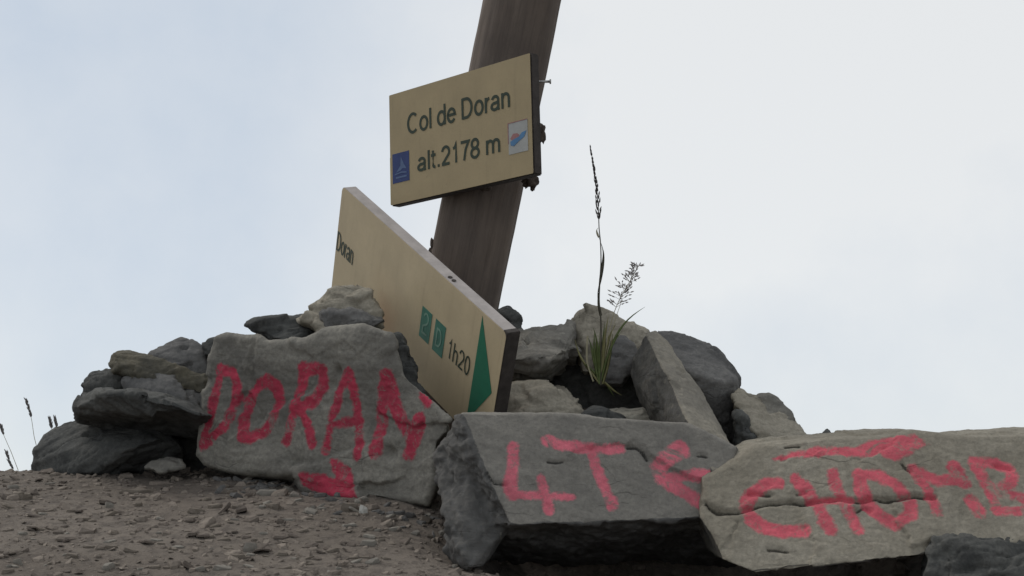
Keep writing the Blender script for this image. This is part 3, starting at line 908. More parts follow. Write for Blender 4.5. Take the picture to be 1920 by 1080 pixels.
def make_post():
    p0, p1 = at(866, 556, 3.16), at(980, 0, 3.01)
    ax = p1 - p0
    low = p0 - ax * 0.75
    top = p1 + ax * 0.55
    root = empty('wooden_post', low)
    set_tags(root, 'weathered round wooden post leaning out of the cairn behind the two boards', 'post')
    ax = Vector(top - low); L = ax.length
    rotm = ax.to_track_quat('Z', 'Y').to_matrix()
    nr, ns = 150, 96
    t = np.linspace(0, 1, nr)
    th = np.linspace(0, 2 * np.pi, ns, endpoint=False)
    T, A = np.meshgrid(t, th, indexing='ij')
    rad = 0.0775 - 0.001 * T
    pc = np.stack([np.cos(A).ravel() * 1.0, np.sin(A).ravel() * 1.0, (T * L * 1.6).ravel()], 1)
    rad = rad + fbm(pc * 2.2, 4, 3).reshape(T.shape) * 0.005
    pv = np.stack([np.cos(A).ravel() * 9, np.sin(A).ravel() * 9, (T * L * 1.2).ravel()], 1)
    g = fbm(pv, 4, 8).reshape(T.shape)
    rad = rad - np.clip(g - 0.18, 0, 1) * 0.005
    for a0, t0, t1, dep in ((-1.75, 0.30, 0.62, .006), (-0.9, .2, .55, .004)):   # drying cracks
        w = np.exp(-(((A - (a0 + 2 * np.pi if a0 < 0 else a0) + 0.05 * np.sin(T * 17)) / 0.022) ** 2))
        rad = rad - w * dep * np.clip((T - t0) * 12, 0, 1) * np.clip((t1 - T) * 12, 0, 1)
    V = np.stack([np.cos(A) * rad, np.sin(A) * rad, T * L], -1).reshape(-1, 3)
    V = V @ np.array(rotm).T
    i = np.arange(nr * ns).reshape(nr, ns)
    j = np.roll(i, -1, 1)
    Fq = np.stack([i[:-1].ravel(), j[:-1].ravel(), j[1:].ravel(), i[1:].ravel()], 1).tolist()
    Fq += [i[-1].tolist(), i[0][::-1].tolist()]
    # keep the mesh's own z along the grain
    Vl = V @ np.array(rotm)
    me = mesh_from('shaft', Vl.tolist(), Fq, True)
    sh = link('shaft', me, M_WOOD, root)
    sh.rotation_euler = rotm.to_euler()

    def local(px, py, y):
        return Vector(at(px, py, y) - low)

    def ragged(name, px, py, y, size, seed, mat):
        rr = np.random.default_rng(seed)
        bm = bmesh.new()
        bmesh.ops.create_icosphere(bm, subdivisions=3, radius=1)
        c = np.array([v.co for v in bm.verts])
        d = 1 + fbm(c * 1.6, 4, seed) * 0.9
        for v, dd in zip(bm.verts, d):
            v.co = Vector((v.co.x * dd * size[0], v.co.y * dd * size[1], v.co.z * dd * size[2]))
        o = link(name, from_bm(name, bm, True), mat, root, local(px, py, y))
        return o
    ragged('bark_scrap', 1014, 250, 3.02, (0.009, 0.012, 0.019), 3, M_BARK)
    ragged('bark_scrap', 994, 341, 3.03, (0.013, 0.012, 0.011), 9, M_BARK)
    ragged('bark_scrap', 999, 350, 3.03, (0.005, 0.006, 0.009), 12, M_BARK)
    ragged('bark_scrap', 812, 462, 3.13, (0.005, 0.010, 0.014), 15, M_WOOD)
    ragged('bark_scrap', 808, 474, 3.13, (0.005, 0.006, 0.009), 16, M_BARK)
    ragged('knot', 908, 352, 2.995, (0.013, 0.010, 0.006), 18, M_BARK)
    # nail sticking out on the right
    bm = bmesh.new()
    bmesh.ops.create_cone(bm, cap_ends=True, segments=12, radius1=0.0026, radius2=0.0026, depth=0.032, matrix=Matrix.Rotation(R(90), 4, 'Y'))
    nail = link('nail', from_bm('nail', bm, True), M_STEEL, root, local(1016, 153, 2.98))
    bm = bmesh.new()
    bmesh.ops.create_cone(bm, cap_ends=True, segments=14, radius1=0.005, radius2=0.0045, depth=0.003, matrix=Matrix.Translation((0.0165, 0, 0)) @ Matrix.Rotation(R(90), 4, 'Y'))
    link('nail_head', from_bm('nail_head', bm), M_STEEL, nail)


make_post()


# ------------------------------------------------------------------ signs
def arc(cx, cy, rx, ry, a0, a1, n=14):
    return [(cx + rx * math.cos(R(a)), cy + ry * math.sin(R(a))) for a in np.linspace(a0, a1, n)]


# grotesque letters as pen strokes: (advance, [polylines]); cap height 0.72, x height 0.52, pen 0.085
XH = 0.52
GLYPH = {
    'C': (0.72, [arc(0.36, 0.36, 0.29, 0.325, 48, 312, 26)]),
    'D': (0.72, [[(0.1, 0.0), (0.1, 0.72)], [(0.1, 0.68), (0.3, 0.68)] + arc(0.3, 0.36, 0.30, 0.32, 85, -85, 20) + [(0.3, 0.04), (0.1, 0.04)]]),
    'o': (0.56, [arc(0.28, 0.255, 0.205, 0.225, 0, 360, 26)]),
    'l': (0.22, [[(0.11, 0), (0.11, 0.72)]]),
    'd': (0.56, [[(0.46, 0), (0.46, 0.72)], arc(0.265, 0.255, 0.195, 0.225, 0, 360, 26)]),
    'e': (0.55, [[(0.07, 0.275), (0.475, 0.275)] + arc(0.275, 0.255, 0.2, 0.225, 6, 325, 24)]),
    'r': (0.34, [[(0.1, 0), (0.1, 0.52)], arc(0.30, 0.27, 0.20, 0.205, 180, 92, 9)]),
    'a': (0.55, [[(0.45, 0.0), (0.43, 0.08), (0.43, 0.35)] + arc(0.265, 0.355, 0.165, 0.125, 0, 165, 12), arc(0.24, 0.15, 0.175, 0.11, 70, 330, 18) + [(0.43, 0.16)], [(0.30, 0.253), (0.43, 0.295)]]),
    'n': (0.55, [[(0.1, 0), (0.1, 0.52)], arc(0.275, 0.32, 0.165, 0.155, 175, 0, 14) + [(0.44, 0)]]),
    'm': (0.83, [[(0.1, 0), (0.1, 0.52)], arc(0.255, 0.33, 0.15, 0.145, 175, 0, 12) + [(0.405, 0)], arc(0.565, 0.33, 0.15, 0.145, 175, 0, 12) + [(0.715, 0)]]),
    't': (0.30, [[(0.02, 0.49), (0.27, 0.49)], [(0.13, 0.66), (0.13, 0.12)] + arc(0.225, 0.125, 0.095, 0.085, 180, 285, 8)]),
    '.': (0.26, [[(0.13, 0.0), (0.13, 0.10)]]),
    'h': (0.55, [[(0.1, 0), (0.1, 0.72)], arc(0.275, 0.32, 0.165, 0.155, 175, 0, 14) + [(0.44, 0)]]),
    '1': (0.50, [[(0.13, 0.54), (0.22, 0.57), (0.285, 0.70), (0.285, 0.0)]]),
    '2': (0.54, [arc(0.265, 0.49, 0.19, 0.19, 170, -35, 16) + [(0.08, 0.045)], [(0.05, 0.04), (0.47, 0.04)]]),
    '7': (0.52, [[(0.05, 0.68), (0.46, 0.68), (0.30, 0.40), (0.21, 0.0)]]),
    '8': (0.54, [arc(0.27, 0.52, 0.165, 0.16, -90, 270, 22), arc(0.27, 0.19, 0.195, 0.17, 90, 450, 24)]),
    '0': (0.54, [arc(0.27, 0.355, 0.19, 0.325, 0, 360, 28)]),
    ' ': (0.26, []),
}


def text_width(t):
    return sum(GLYPH[c][0] for c in t)


def ribbon(V, Fc, line, hw, z, thick):
    p = np.array(line, float)
    keep = [0] + [i for i in range(1, len(p)) if np.linalg.norm(p[i] - p[i - 1]) > 1e-6]
    p = p[keep]
    closed = len(p) > 3 and np.linalg.norm(p[0] - p[-1]) < 1e-4
    n = len(p)
    off = len(V)
    for i in range(n):
        a = p[i] - p[i - 1] if i > 0 else (p[0] - p[-2] if closed else p[1] - p[0])
        b = p[i + 1] - p[i] if i < n - 1 else (p[1] - p[0] if closed else p[-1] - p[-2])
        a = a / np.linalg.norm(a); b = b / np.linalg.norm(b)
        t = a + b; t = t / max(np.linalg.norm(t), 1e-6)
        nn = np.array([-t[1], t[0]])
        m = hw / max(0.45, nn @ np.array([-a[1], a[0]]))
        for s in (-1, 1):
            V.append((*(p[i] + nn * m * s), z)); V.append((*(p[i] + nn * m * s), z + thick))
    for i in range(n - 1):
        a, b = off + i * 4, off + i * 4 + 4
        Fc += [(a + 1, b + 1, b + 3, a + 3), (a, a + 1, b + 1, b)[::-1], (a + 2, b + 2, b + 3, a + 3)[::-1]]


def lettering(text, x, y, w, h, pen, parent, mat, base=0.0004):
    """one line of print in a box: lower left (x, y), width w, cap height h"""
    sx, sy = w / text_width(text), h / 0.72
    cx = 0
    for ch in text:
        adv, lines = GLYPH[ch]
        V, Fc = [], []
        for li, ln in enumerate(lines):
            ribbon(V, Fc, [((cx + a) * sx, b * sy) for a, b in ln], pen / 2, base + 0.00006 * li, 0.0003)
        if V:
            cxo = x + (cx + adv / 2) * sx
            V2 = [(a + x - cxo, b, c) for a, b, c in V]
            link('letter', mesh_from('letter', V2, Fc), mat, parent, (cxo, y, 0))
        cx += adv


def plate(x0, y0, x1, y1, z0, z1, bev=0.002):
    bm = bmesh.new()
    bmesh.ops.create_cube(bm, size=1, matrix=Matrix.Translation(((x0 + x1) / 2, (y0 + y1) / 2, (z0 + z1) / 2)) @ Matrix.Diagonal((x1 - x0, y1 - y0, z1 - z0, 1)))
    if bev:
        bmesh.ops.bevel(bm, geom=bm.edges[:], offset=bev, segments=2, affect='EDGES')
    return bm


def round_plate(w, h, z0, z1, rad, x0=0, y0=0):
    pts = []
    for cx, cy, a in ((w - rad, h - rad, 0), (rad, h - rad, 90), (rad, rad, 180), (w - rad, rad, 270)):
        pts += arc(cx + x0, cy + y0, rad, rad, a, a + 90, 6)
    n = len(pts)
    V = [(a, b, z0) for a, b in pts] + [(a, b, z1) for a, b in pts]
    Fc = [tuple(range(n))[::-1], tuple(range(n, 2 * n))] + [(i, (i + 1) % n, n + (i + 1) % n, n + i) for i in range(n)]
    return mesh_from('plate', V, Fc)


def poly_plate(name, pts, z0, z1):
    n = len(pts)
    V = [(a, b, z0) for a, b in pts] + [(a, b, z1) for a, b in pts]
    Fc = [tuple(range(n))[::-1], tuple(range(n, 2 * n))] + [(i, (i + 1) % n, n + (i + 1) % n, n + i) for i in range(n)]
    me = mesh_from(name, V, Fc)
    bm = bmesh.new(); bm.from_mesh(me); bmesh.ops.recalc_face_normals(bm, faces=bm.faces); bm.to_mesh(me); bm.free()
    return me


def board_mat(name, col, stain_at=None):
    m = NT(name)
    v = m.coord()
    a = m.noise(v, 9, 5, 0.6)
    f = m.noise(v, 160, 4, 0.7)
    c = m.mix(m.rng(a, 0.35, 0.65), col, sc(col, 0.86))
    c = m.mix(m.rng(f, 0.5, 0.75, 0, 0.25), c, sc(col, 0.7))
    vs = m.coord(scale=(30, 4, 1))
    c = m.mix(m.rng(m.noise(vs, 2.2, 4, 0.6), 0.55, 0.72, 0, 0.3), c, sc(col, 0.72))
    drip = m.noise(m.coord(scale=(55, 2.2, 1)), 1.6, 5, 0.7, 0.3)
    c = m.mix(m.math('MULTIPLY', m.rng(drip, 0.56, 0.70, 0, 0.4), m.rng(a, 0.40, 0.6)), c, sc(col, 0.5))
    scratch = m.noise(m.coord(scale=(3, 40, 1), rot=(0, 0, 0.5)), 5, 5, 0.8, 0.3)
    c = m.mix(m.rng(scratch, 0.70, 0.74, 0, 0.35), c, sc(col, 1.35))
    spk = m.noise(v, 75, 3, 0.6)
    c = m.mix(m.rng(spk, 0.70, 0.76, 0, 0.7), c, sc(col, 0.35))
    if stain_at is not None:
        d = m.n('ShaderNodeVectorMath', operation='DISTANCE')
        m.put(d.inputs[0], v); d.inputs[1].default_value = stain_at
        dd = m.math('ADD', d.outputs['Value'], m.math('MULTIPLY', m.math('SUBTRACT', m.noise(v, 14, 4), 0.5), 0.05))
        c = m.mix(m.rng(dd, 0.005, 0.055, 0.5, 0), c, (0.30, 0.13, 0.055))
        c = m.mix(m.rng(dd, 0.02, 0.11, 0.28, 0), c, (0.36, 0.22, 0.10))
    return m.out(c, 0.55)


M_PRINT = plain_mat('dark_green_black_print', (0.020, 0.032, 0.018), 0.5)
M_EDGE = plain_mat('dark_board_edge', (0.045, 0.038, 0.034), 0.8, 0.3, 60, 0.3)
M_CORE = plain_mat('weathered_board_core', (0.36, 0.325, 0.305), 0.8, 0.18, 30, 0.3)
M_GREEN = plain_mat('green_print', (0.012, 0.125, 0.068), 0.5, 0.08)
M_GREEN2 = plain_mat('faded_green_print', (0.035, 0.135, 0.095), 0.5, 0.25)
M_GREEN3 = plain_mat('pale_green_print', (0.13, 0.235, 0.18), 0.5, 0.3)
M_BLUES = plain_mat('blue_sticker', (0.016, 0.032, 0.12), 0.4, 0.15)
M_BLUEL = plain_mat('light_blue_print', (0.07, 0.11, 0.21), 0.4, 0.15)
M_WHITES = plain_mat('faded_white_sticker', (0.30, 0.30, 0.285), 0.4, 0.08)
M_REDS = plain_mat('red_print', (0.26, 0.12, 0.115), 0.4, 0.15)
M_BLUEP = plain_mat('sea_blue_print', (0.06, 0.16, 0.30), 0.4, 0.15)
M_LIME = plain_mat('yellow_green_edge', (0.30, 0.30, 0.04), 0.6)


class Board:
    """a rectangle in space from its top left corner, its right and down edges"""
    def __init__(self, tl, u, v, n):
        self.tl, self.u, self.v, self.n = tl, u, v, n       # v points down

    def xy(self, px, py):
        d = ray(px, py)
        t = ((self.tl - CAM) @ self.n) / (d @ self.n)
        q = CAM + d * t - self.tl
        return (q @ self.u, q @ self.v)


def board_frame(tl, tr, bl):
    u = unit(tr - tl); v = bl - tl; v = unit(v - u * (v @ u))   # down
    n = np.cross(u, -v)                                          # out of the face
    return u, v, n


def board_empty(name, tl, u, v, n, H):
    """origin at the lower left corner of the face; x right, y up, z out of the face"""
    o = empty(name)
    M = Matrix(((u[0], -v[0], n[0], 0), (u[1], -v[1], n[1], 0), (u[2], -v[2], n[2], 0), (0, 0, 0, 1)))
    M.translation = Vector(tl + v * H)
    o.matrix_world = M
    return o


def upper_sign():
    tl, tr, bl = np.array([-.251, 3.12, 1.475]), np.array([.034, 2.833, 1.480]), np.array([-.245, 3.122, 1.245])
    W, H = 0.404, 0.23
    u, v, n = board_frame(tl, tr, bl)
    root = board_empty('name_board', tl, u, v, n, H)
    set_tags(root, 'cream board reading Col de Doran alt.2178 m fixed to the post', 'sign')
    B = Board(tl, u, v, n)

    def X(px, py):
        a, b = B.xy(px, py); return a, H - b
    link('panel', from_bm('panel', plate(0, 0, W, H, -0.024, -0.0012, 0.0025)), M_EDGE, root)
    face = round_plate(W - 0.003, H - 0.003, -0.0010, 0.0, 0.002, 0.0015, 0.0015)
    link('face', face, board_mat('cream_face', (0.335, 0.262, 0.148)), root)
    link('edge_strip', from_bm('edge_strip', plate(-0.0016, 0.004, -0.0002, H - .13, -0.020, -0.002, 0)), M_LIME, root)
    a, b = X(766, 252); c, d = X(953, 205)
    e, f = X(766, 213)
    lettering('Col de Doran', a - 0.004, b, c - a + 0.012, (f - b) * 0.98, 0.0058, root, M_PRINT)
    a, b = X(785, 322); c, d = X(935, 286); e, f = X(830, 275); g, h_ = X(830, 312)
    lettering('alt.2178 m', a - 0.004, b, c - a + 0.012, (f - h_) * 0.98, 0.0058, root, M_PRINT)
    # blue sticker with a pale peak, lower left
    x0, y1 = X(736, 290); x1, _ = X(767, 283); _, y0 = X(737, 345)
    st = link('sticker', poly_plate('sticker', [(x0, y0), (x1, y0), (x1, y1), (x0, y1)], 0.0001, 0.0006), M_BLUES, root)
    w, h = x1 - x0, y1 - y0
    S = lambda q: [(x0 + a * w, y0 + b * h) for a, b in q]
    link('peak_emblem', poly_plate('peak_emblem', S([(0.22, .35), (0.48, .55), (.52, .86), (.70, .58), (.85, .42), (.62, .46), (.5, .4)]), 0.0007, 0.0009), M_BLUEL, st)
    link('emblem_line', poly_plate('emblem_line', S([(0.2, .14), (.85, .14), (.85, .2), (.2, .2)]), 0.0007, 0.0009), M_BLUEL, st)
    link('emblem_line', poly_plate('emblem_line', S([(0.14, .27), (.55, .30), (.86, .27), (.86, .31), (.55, .35), (.14, .31)]), 0.0010, 0.0012), M_BLUEL, st)
    # faded white sticker with a red and blue wave, right
    x0, y1 = X(953, 232); x1, _ = X(989, 224); _, y0 = X(953, 291)
    x1 = min(x1, W - 0.006)
    st = link('sticker', poly_plate('sticker', [(x0, y0), (x1, y0), (x1, y1), (x0, y1)], 0.0001, 0.0006), M_WHITES, root)
    w, h = x1 - x0, y1 - y0
    link('emblem_red', poly_plate('emblem_red', S([(0.10, .50), (.25, .64), (.48, .62), (.62, .52), (.4, .44), (.2, .42)]), 0.0007, 0.0009), M_REDS, st)
    link('emblem_blue', poly_plate('emblem_blue', S([(0.10, .40), (.3, .46), (.55, .50), (.72, .62), (.95, .64), (.82, .46), (.55, .36), (.28, .24), (.12, .28)]), 0.0010, 0.0012), M_BLUEP, st)
    link('frame_line', poly_plate('frame_line', S([(0, .985), (1, .985), (1, 1.01), (0, 1.01)]), 0.0007, 0.0010), M_REDS, st)
    link('frame_line', poly_plate('frame_line', S([(-.02, .35), (0.012, .35), (0.012, 1.01), (-.02, 1.01)]), 0.0008, 0.0011), M_REDS, st)


upper_sign()


def lower_sign():
    s = 1.09
    pt = lambda p: CAM + (np.array(p) - CAM) * s
    tl, tr, bl = pt([-.311, 2.833, 1.227]), pt([-.008, 2.435, .911]), pt([-.343, 2.953, 1.045])
    W, H = float(np.linalg.norm(tr - tl)), float(np.linalg.norm(bl - tl))
    u, v, n = board_frame(tl, tr, bl)
    root = board_empty('direction_board', tl, u, v, n, H)
    set_tags(root, 'cream direction board with green arrow and 1h20 fallen slanting among the stones', 'sign')
    B = Board(tl, u, v, n)

    def X(px, py):
        a, b = B.xy(px, py); return a, H - b
    T = 0.026
    link('panel', round_plate(W, H, -T, -0.0012, 0.010), M_CORE, root)
    sx, sy = X(722, 598)
    link('face', round_plate(W - .002, H - .002, -0.0010, 0.0, 0.010, .001, .001), board_mat('cream_face_stained', (0.46, 0.37, 0.232), (sx, sy, 0)), root)
    link('end_cap', from_bm('end_cap', plate(W - 0.012, 0.002, W + 0.0015, H + 0.001, -T - 0.001, -0.0005, 0.001)), M_EDGE, root)
    # arrow
    pts = [X(905, 593), X(922, 737), X(874, 789)]
    ytop, ybot = pts[0][1], pts[2][1]
    xa = (pts[0][0] + pts[2][0]) / 2
    link('arrow', poly_plate('arrow', [(xa, ybot), (pts[1][0], pts[1][1]), (xa, ytop)], 0.0002, 0.0006), M_GREEN, root)
    # two green squares
    for q, (tlp, trp, blp) in enumerate((((793, 573), (811, 591), (784, 627)), ((818, 597), (837, 614), (809, 653)))):
        x0, y1 = X(*tlp); x1, _ = X(*trp); _, y0 = X(*blp)
        sq = link('green_square', poly_plate('green_square', [(x0, y0), (x1, y0), (x1, y1), (x0, y1)], 0.0002, 0.0006), M_GREEN2, root)
        w, h = x1 - x0, y1 - y0
        V, Fc = [], []
        mm = lambda ln: [(x0 + a * w, y0 + b * h) for a, b in ln]
        if q == 0:
            ribbon(V, Fc, mm(arc(.5, .70, .22, .17, 160, -60, 12) + [(.30, .42), (.28, .2), (.75, .22)]), w * .05, 0.0007, 0.0003)
        else:
            ribbon(V, Fc, mm([(.28, .80), (.28, .2)]), w * .05, 0.0007, 0.0003)
            ribbon(V, Fc, mm([(.28, .76), (.45, .76)] + arc(.45, .5, .27, .26, 85, -85, 12) + [(.28, .24)]), w * .05, 0.0008, 0.0003)
        link('emblem', mesh_from('emblem', V, Fc), M_GREEN3, sq)
    # 1h20 and the place name at the far end
    a, b = X(838, 668); c, d = X(876, 703); e, f = X(842, 633)
    lettering('1h20', a - 0.002, b, c - a + 0.008, (f - b) * 1.02, 0.0037, root, M_PRINT)
    a, b = X(628, 470); c, d = X(660, 492); e, f = X(633, 434)
    lettering('Doran', max(a, 0.003), (b + d) / 2, c - a, (f - b) * 0.95, 0.0040, root, M_PRINT)
    # old screw holes in the top edge
    for px, py in ((835, 521), (842, 527)):
        x, y = X(px, py)
        bm = bmesh.new()
        bmesh.ops.create_cone(bm, cap_ends=True, segments=12, radius1=.0042, radius2=.0042, depth=.002, matrix=Matrix.Translation((x, H + 0.0006, -0.010)) @ Matrix.Rotation(R(90), 4, 'X'))
        link('screw_hole', from_bm('screw_hole', bm), M_EDGE, root)
    x, y = X(695, 542)
    bm = bmesh.new()
    bmesh.ops.create_cone(bm, cap_ends=True, segments=12, radius1=.0022, radius2=.0022, depth=.001, matrix=Matrix.Translation((x, y, 0.0004)))
    link('screw_hole', from_bm('screw_hole', bm), M_EDGE, root)


lower_sign()


# ------------------------------------------------------------------ grasses
M_STEM = plain_mat('dry_dark_stem', (0.055, 0.05, 0.035), 0.7, 0.3, 200)
M_STRAW = plain_mat('straw_stem', (0.30, 0.27, 0.18), 0.7, 0.2, 200)
M_BLADE = plain_mat('green_grass_blade', (0.085, 0.11, 0.035), 0.55, 0.3, 60)
M_BLADE2 = plain_mat('yellow_grass_blade', (0.17, 0.158, 0.07), 0.6, 0.25, 60)
M_SEED = plain_mat('dark_seed_head', (0.06, 0.052, 0.05), 0.8, 0.4, 300)
M_SEEDG = plain_mat('grey_seed_head', (0.14, 0.13, 0.125), 0.8, 0.4, 300)
M_SEEDP = plain_mat('pale_seed_head', (0.30, 0.275, 0.26), 0.8, 0.4, 300)


def smooth_path(pts, n):
    p = np.array(pts, float)
    t = np.r_[0, np.cumsum(np.linalg.norm(np.diff(p, axis=0), axis=1))]
    tt = np.linspace(0, t[-1], n)
    q = np.stack([np.interp(tt, t, p[:, i]) for i in range(3)], 1)
    for _ in range(3):
        q[1:-1] = (q[:-2] + 2 * q[1:-1] + q[2:]) / 4
    return q


def tube(path, r0, r1, ns=6):
    n = len(path)
    V, Fc = [], []
    for i, p in enumerate(path):
        t = unit(path[min(i + 1, n - 1)] - path[max(i - 1, 0)])
        a = unit(np.cross(t, [0.3, 1, 0.1])); b = np.cross(t, a)
        r = r0 + (r1 - r0) * i / (n - 1)
        for k_ in range(ns):
            th = 2 * math.pi * k_ / ns
            V.append(p + (a * math.cos(th) + b * math.sin(th)) * r)
    for i in range(n - 1):
        for k_ in range(ns):
            j = (k_ + 1) % ns
            Fc.append((i * ns + k_, i * ns + j, (i + 1) * ns + j, (i + 1) * ns + k_))
    return V, Fc


def blade(path, w, twist=0.0):
    """folded leaf blade, with thickness"""
    n = len(path)
    V, Fc = [], []
    for i, p in enumerate(path):
        t = unit(path[min(i + 1, n - 1)] - path[max(i - 1, 0)])
        s = unit(np.cross(t, [0.15, 1, 0.0])); nrm = np.cross(s, t)
        f = i / (n - 1)
        an = twist * f
        s, nrm = s * math.cos(an) + nrm * math.sin(an), nrm * math.cos(an) - s * math.sin(an)
        ww = w * (0.6 + 0.4 * min(1, f * 4)) * (1 - f ** 2.5) + 0.0003
        V += [p - s * ww / 2 + nrm * ww * .18, p - nrm * 0.0003, p + s * ww / 2 + nrm * ww * .18, p + nrm * 0.0004]
    for i in range(n - 1):
        for k_ in range(4):
            j = (k_ + 1) % 4
            Fc.append((i * 4 + k_, i * 4 + j, i * 4 + 4 + j, i * 4 + 4 + k_))
    return V, Fc


def spikelet(V, Fc, p, d, ln, w):
    d = unit(d); a = unit(np.cross(d, [0.2, 1, 0.3])); b = np.cross(d, a)
    o = len(V)
    V.append(p)
    for f, r in ((0.3, 1.0), (0.65, 0.8)):
        for k_ in range(5):
            th = 2 * math.pi * k_ / 5
            V.append(p + d * ln * f + (a * math.cos(th) + b * math.sin(th)) * w * r / 2)
    V.append(p + d * ln)
    for k_ in range(5):
        j = (k_ + 1) % 5
        Fc += [(o, o + 1 + j, o + 1 + k_), (o + 1 + k_, o + 1 + j, o + 6 + j, o + 6 + k_), (o + 6 + k_, o + 6 + j, o + 11)]


def part(name, VF, mat, root, base):
    V = [np.asarray(v) - base for v in VF[0]]
    return link(name, mesh_from(name, V, VF[1], True), mat, root)


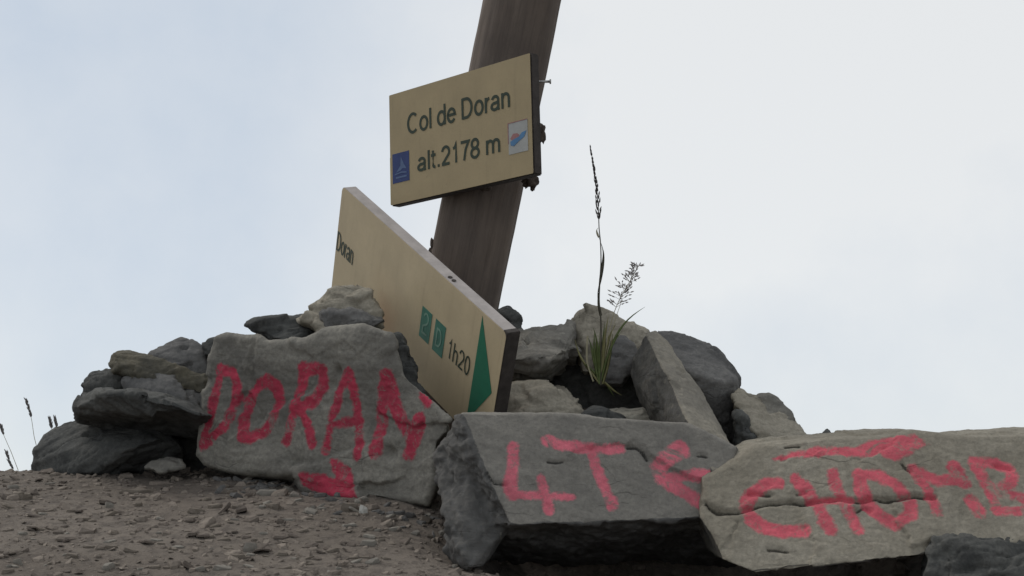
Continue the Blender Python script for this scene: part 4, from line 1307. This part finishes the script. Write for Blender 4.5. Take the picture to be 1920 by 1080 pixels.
def make_tuft():
    y0 = 2.86
    rs_ = np.random.default_rng(3)
    Z = lambda a, b, y=y0: at(1040 + a / 2.077, 260 + b / 2.077, y)
    base = Z(178, 960)
    root = empty('grass_tuft', base)
    set_tags(root, 'tuft of grass with one tall dark seed stalk growing between the stones', 'grass')
    stalk = smooth_path([Z(180, 960), Z(181, 840), Z(180, 690), Z(172, 640), Z(175, 570), Z(181, 480), Z(179, 400), Z(172, 350), Z(172, 300), Z(165, 200), Z(152, 110), Z(140, 38)], 60)
    part('stem', tube(stalk, 0.0017, 0.0006), M_STEM, root, base)
    sheath = smooth_path([Z(180, 690), Z(168, 645), Z(166, 600), Z(176, 550), Z(190, 480), Z(193, 440), Z(180, 405), Z(170, 378)], 26)
    part('leaf_sheath', blade(sheath, 0.0075, 5.0), M_STEM, root, base)
    part('leaf_sheath', blade(smooth_path([Z(172, 385), Z(163, 365), Z(160, 352), Z(170, 347)], 8), 0.004, 1.0), M_STRAW, root, base)
    V, Fc = [], []
    for i in range(58):
        f = i / 57
        idx = int(41 + f * 18)
        p = stalk[min(idx, 59)]
        up = unit(stalk[min(idx + 1, 59)] - stalk[min(idx, 59) - 1])
        side = np.array([math.cos(i * 2.4), math.sin(i * 2.4) * 0.8, 0])
        d = up + side * rs_.uniform(0.12, 0.5) * (1.05 - f)
        q = p + side * rs_.uniform(0, 0.004) * (1.1 - f)
        spikelet(V, Fc, q, d, rs_.uniform(0.008, 0.014) * (1.1 - 0.3 * f), 0.0030)
    part('seed_head', (V, Fc), M_SEED, root, base)
    # paler open panicle
    s2 = smooth_path([Z(190, 900), Z(205, 780), Z(228, 685), Z(250, 630), Z(290, 560), Z(330, 490)], 40)
    part('stem', tube(s2, 0.0010, 0.0004), M_STRAW, root, base)
    part('stem', tube(smooth_path([Z(190, 900), Z(222, 760), Z(240, 690), Z(262, 630)], 20), 0.0009, 0.0004), M_STRAW, root, base)
    V, Fc = [], []
    for i in range(56):
        f = rs_.random()
        p = s2[int(22 + f * 17)]
        a = i * 2.4
        side = np.array([math.cos(a), 0.7 * math.sin(a * 1.3), 0.35 + 0.5 * rs_.random()])
        L = rs_.uniform(0.008, 0.026) * (1.15 - 0.55 * f)
        e = p + unit(side) * L
        tv, tf = tube(np.array([p, (p + e) / 2 + [0, 0, .001], e]), 0.00035, 0.0003, 4)
        o = len(V); V += tv; Fc += [tuple(k_ + o for k_ in t) for t in tf]
        for q in (0, 1):
            spikelet(V, Fc, e - unit(side) * q * L * .4, side + rs_.normal(0, .35, 3), rs_.uniform(0.006, 0.010), 0.0026)
    part('seed_head', (V, Fc), M_SEEDP, root, base)
    # blades
    blades = [([(178, 950), (205, 840), (250, 745), (290, 695), (352, 655)], .0055, M_BLADE), ([(178, 950), (190, 820), (200, 740), (210, 690)], .007, M_BLADE2),
              ([(178, 950), (195, 840), (215, 760), (240, 720)], .007, M_BLADE2), ([(176, 950), (170, 840), (160, 760), (150, 735)], .006, M_BLADE),
              ([(175, 950), (150, 850), (140, 790), (128, 770)], .006, M_BLADE), ([(172, 950), (120, 880), (95, 840), (78, 780)], .0055, M_BLADE2),
              ([(180, 950), (200, 860), (230, 790), (262, 748)], .005, M_BLADE), ([(180, 950), (186, 850), (188, 770), (196, 712)], .006, M_BLADE),
              ([(165, 930), (195, 950), (235, 985), (262, 1000)], .005, M_BLADE2), ([(120, 880), (165, 920), (205, 960), (232, 1005)], .005, M_BLADE),
              ([(178, 950), (160, 870), (152, 800), (156, 750)], .006, M_BLADE), ([(178, 950), (210, 880), (222, 810), (226, 760)], .005, M_BLADE)]
    for i, (pts, w, mt) in enumerate(blades):
        dy = rs_.uniform(-0.02, 0.02)
        path = smooth_path([Z(a, b, y0 + dy * j / (len(pts) - 1)) for j, (a, b) in enumerate(pts)], 14)
        part('blade', blade(path, w, rs_.uniform(-.8, .8)), mt, root, base)
    for i in range(6):
        a = rs_.normal(0, 34)
        top = rs_.uniform(735, 880)
        path = smooth_path([Z(178 + a * .15, 955), Z(176 + a * .5, 900), Z(172 + a, top, y0 + rs_.uniform(-.03, .03))], 10)
        part('blade', blade(path, rs_.uniform(.0035, .006), rs_.uniform(-1, 1)), (M_BLADE, M_BLADE, M_BLADE2)[i % 3], root, base)
    # pale cut stem
    part('stem', tube(smooth_path([Z(150, 945), Z(124, 870), Z(126, 800), Z(128, 768)], 14), 0.0014, 0.0018), M_STRAW, root, base)


make_tuft()


def stalk(pts, label, seed, head=(0.55, 1.0)):
    rs_ = np.random.default_rng(seed)
    Z = lambda a, b: at(a / 6.35, 730 + b / 6.35, 3.45)
    path = smooth_path([Z(*q) for q in pts], 36)
    g = float(ground_z(path[0][0], path[0][1]))
    foot = path[0].copy(); foot[2] = g - 0.005; foot[0] += 0.01
    path = np.vstack([smooth_path([foot, path[0]], 12)[:-1], path])
    n = len(path)
    base = foot
    root = empty('grass_stalk', base)
    set_tags(root, label, 'grass', 'thin grass stalks behind the crest')
    part('stem', tube(path, 0.0008, 0.0005, 5), M_STRAW, root, base)
    V, Fc = [], []
    i0 = int(11 + 36 * head[0])
    for i in range(26):
        f = i / 25
        idx = int(i0 + f * (n - 2 - i0))
        up = unit(path[idx + 1] - path[idx - 1])
        side = np.array([math.cos(i * 2.4), math.sin(i * 2.4), 0])
        spikelet(V, Fc, path[idx] + side * 0.001, up + side * rs_.uniform(.1, .4), rs_.uniform(.007, .011), .0027)
    part('seed_head', (V, Fc), M_SEEDG, root, base)


stalk([(440, 700), (405, 560), (380, 380), (350, 250), (310, 120)], 'tallest grass stalk against the sky left of the low boulder', 1, (0.62, 1))
stalk([(215, 960), (130, 740), (50, 560), (25, 490), (5, 410)], 'bent grass stalk at the very left edge of the picture', 2, (0.75, 1))
stalk([(170, 1010), (145, 930), (110, 860), (72, 735)], 'short drooping grass stalk rising just over the crest', 3, (0.2, 1))
stalk([(650, 560), (615, 470), (590, 345)], 'left of the two short grass heads peeping over the boulder', 4, (0.45, 1))
stalk([(690, 520), (672, 440), (655, 345)], 'right of the two short grass heads peeping over the boulder', 5, (0.4, 1))
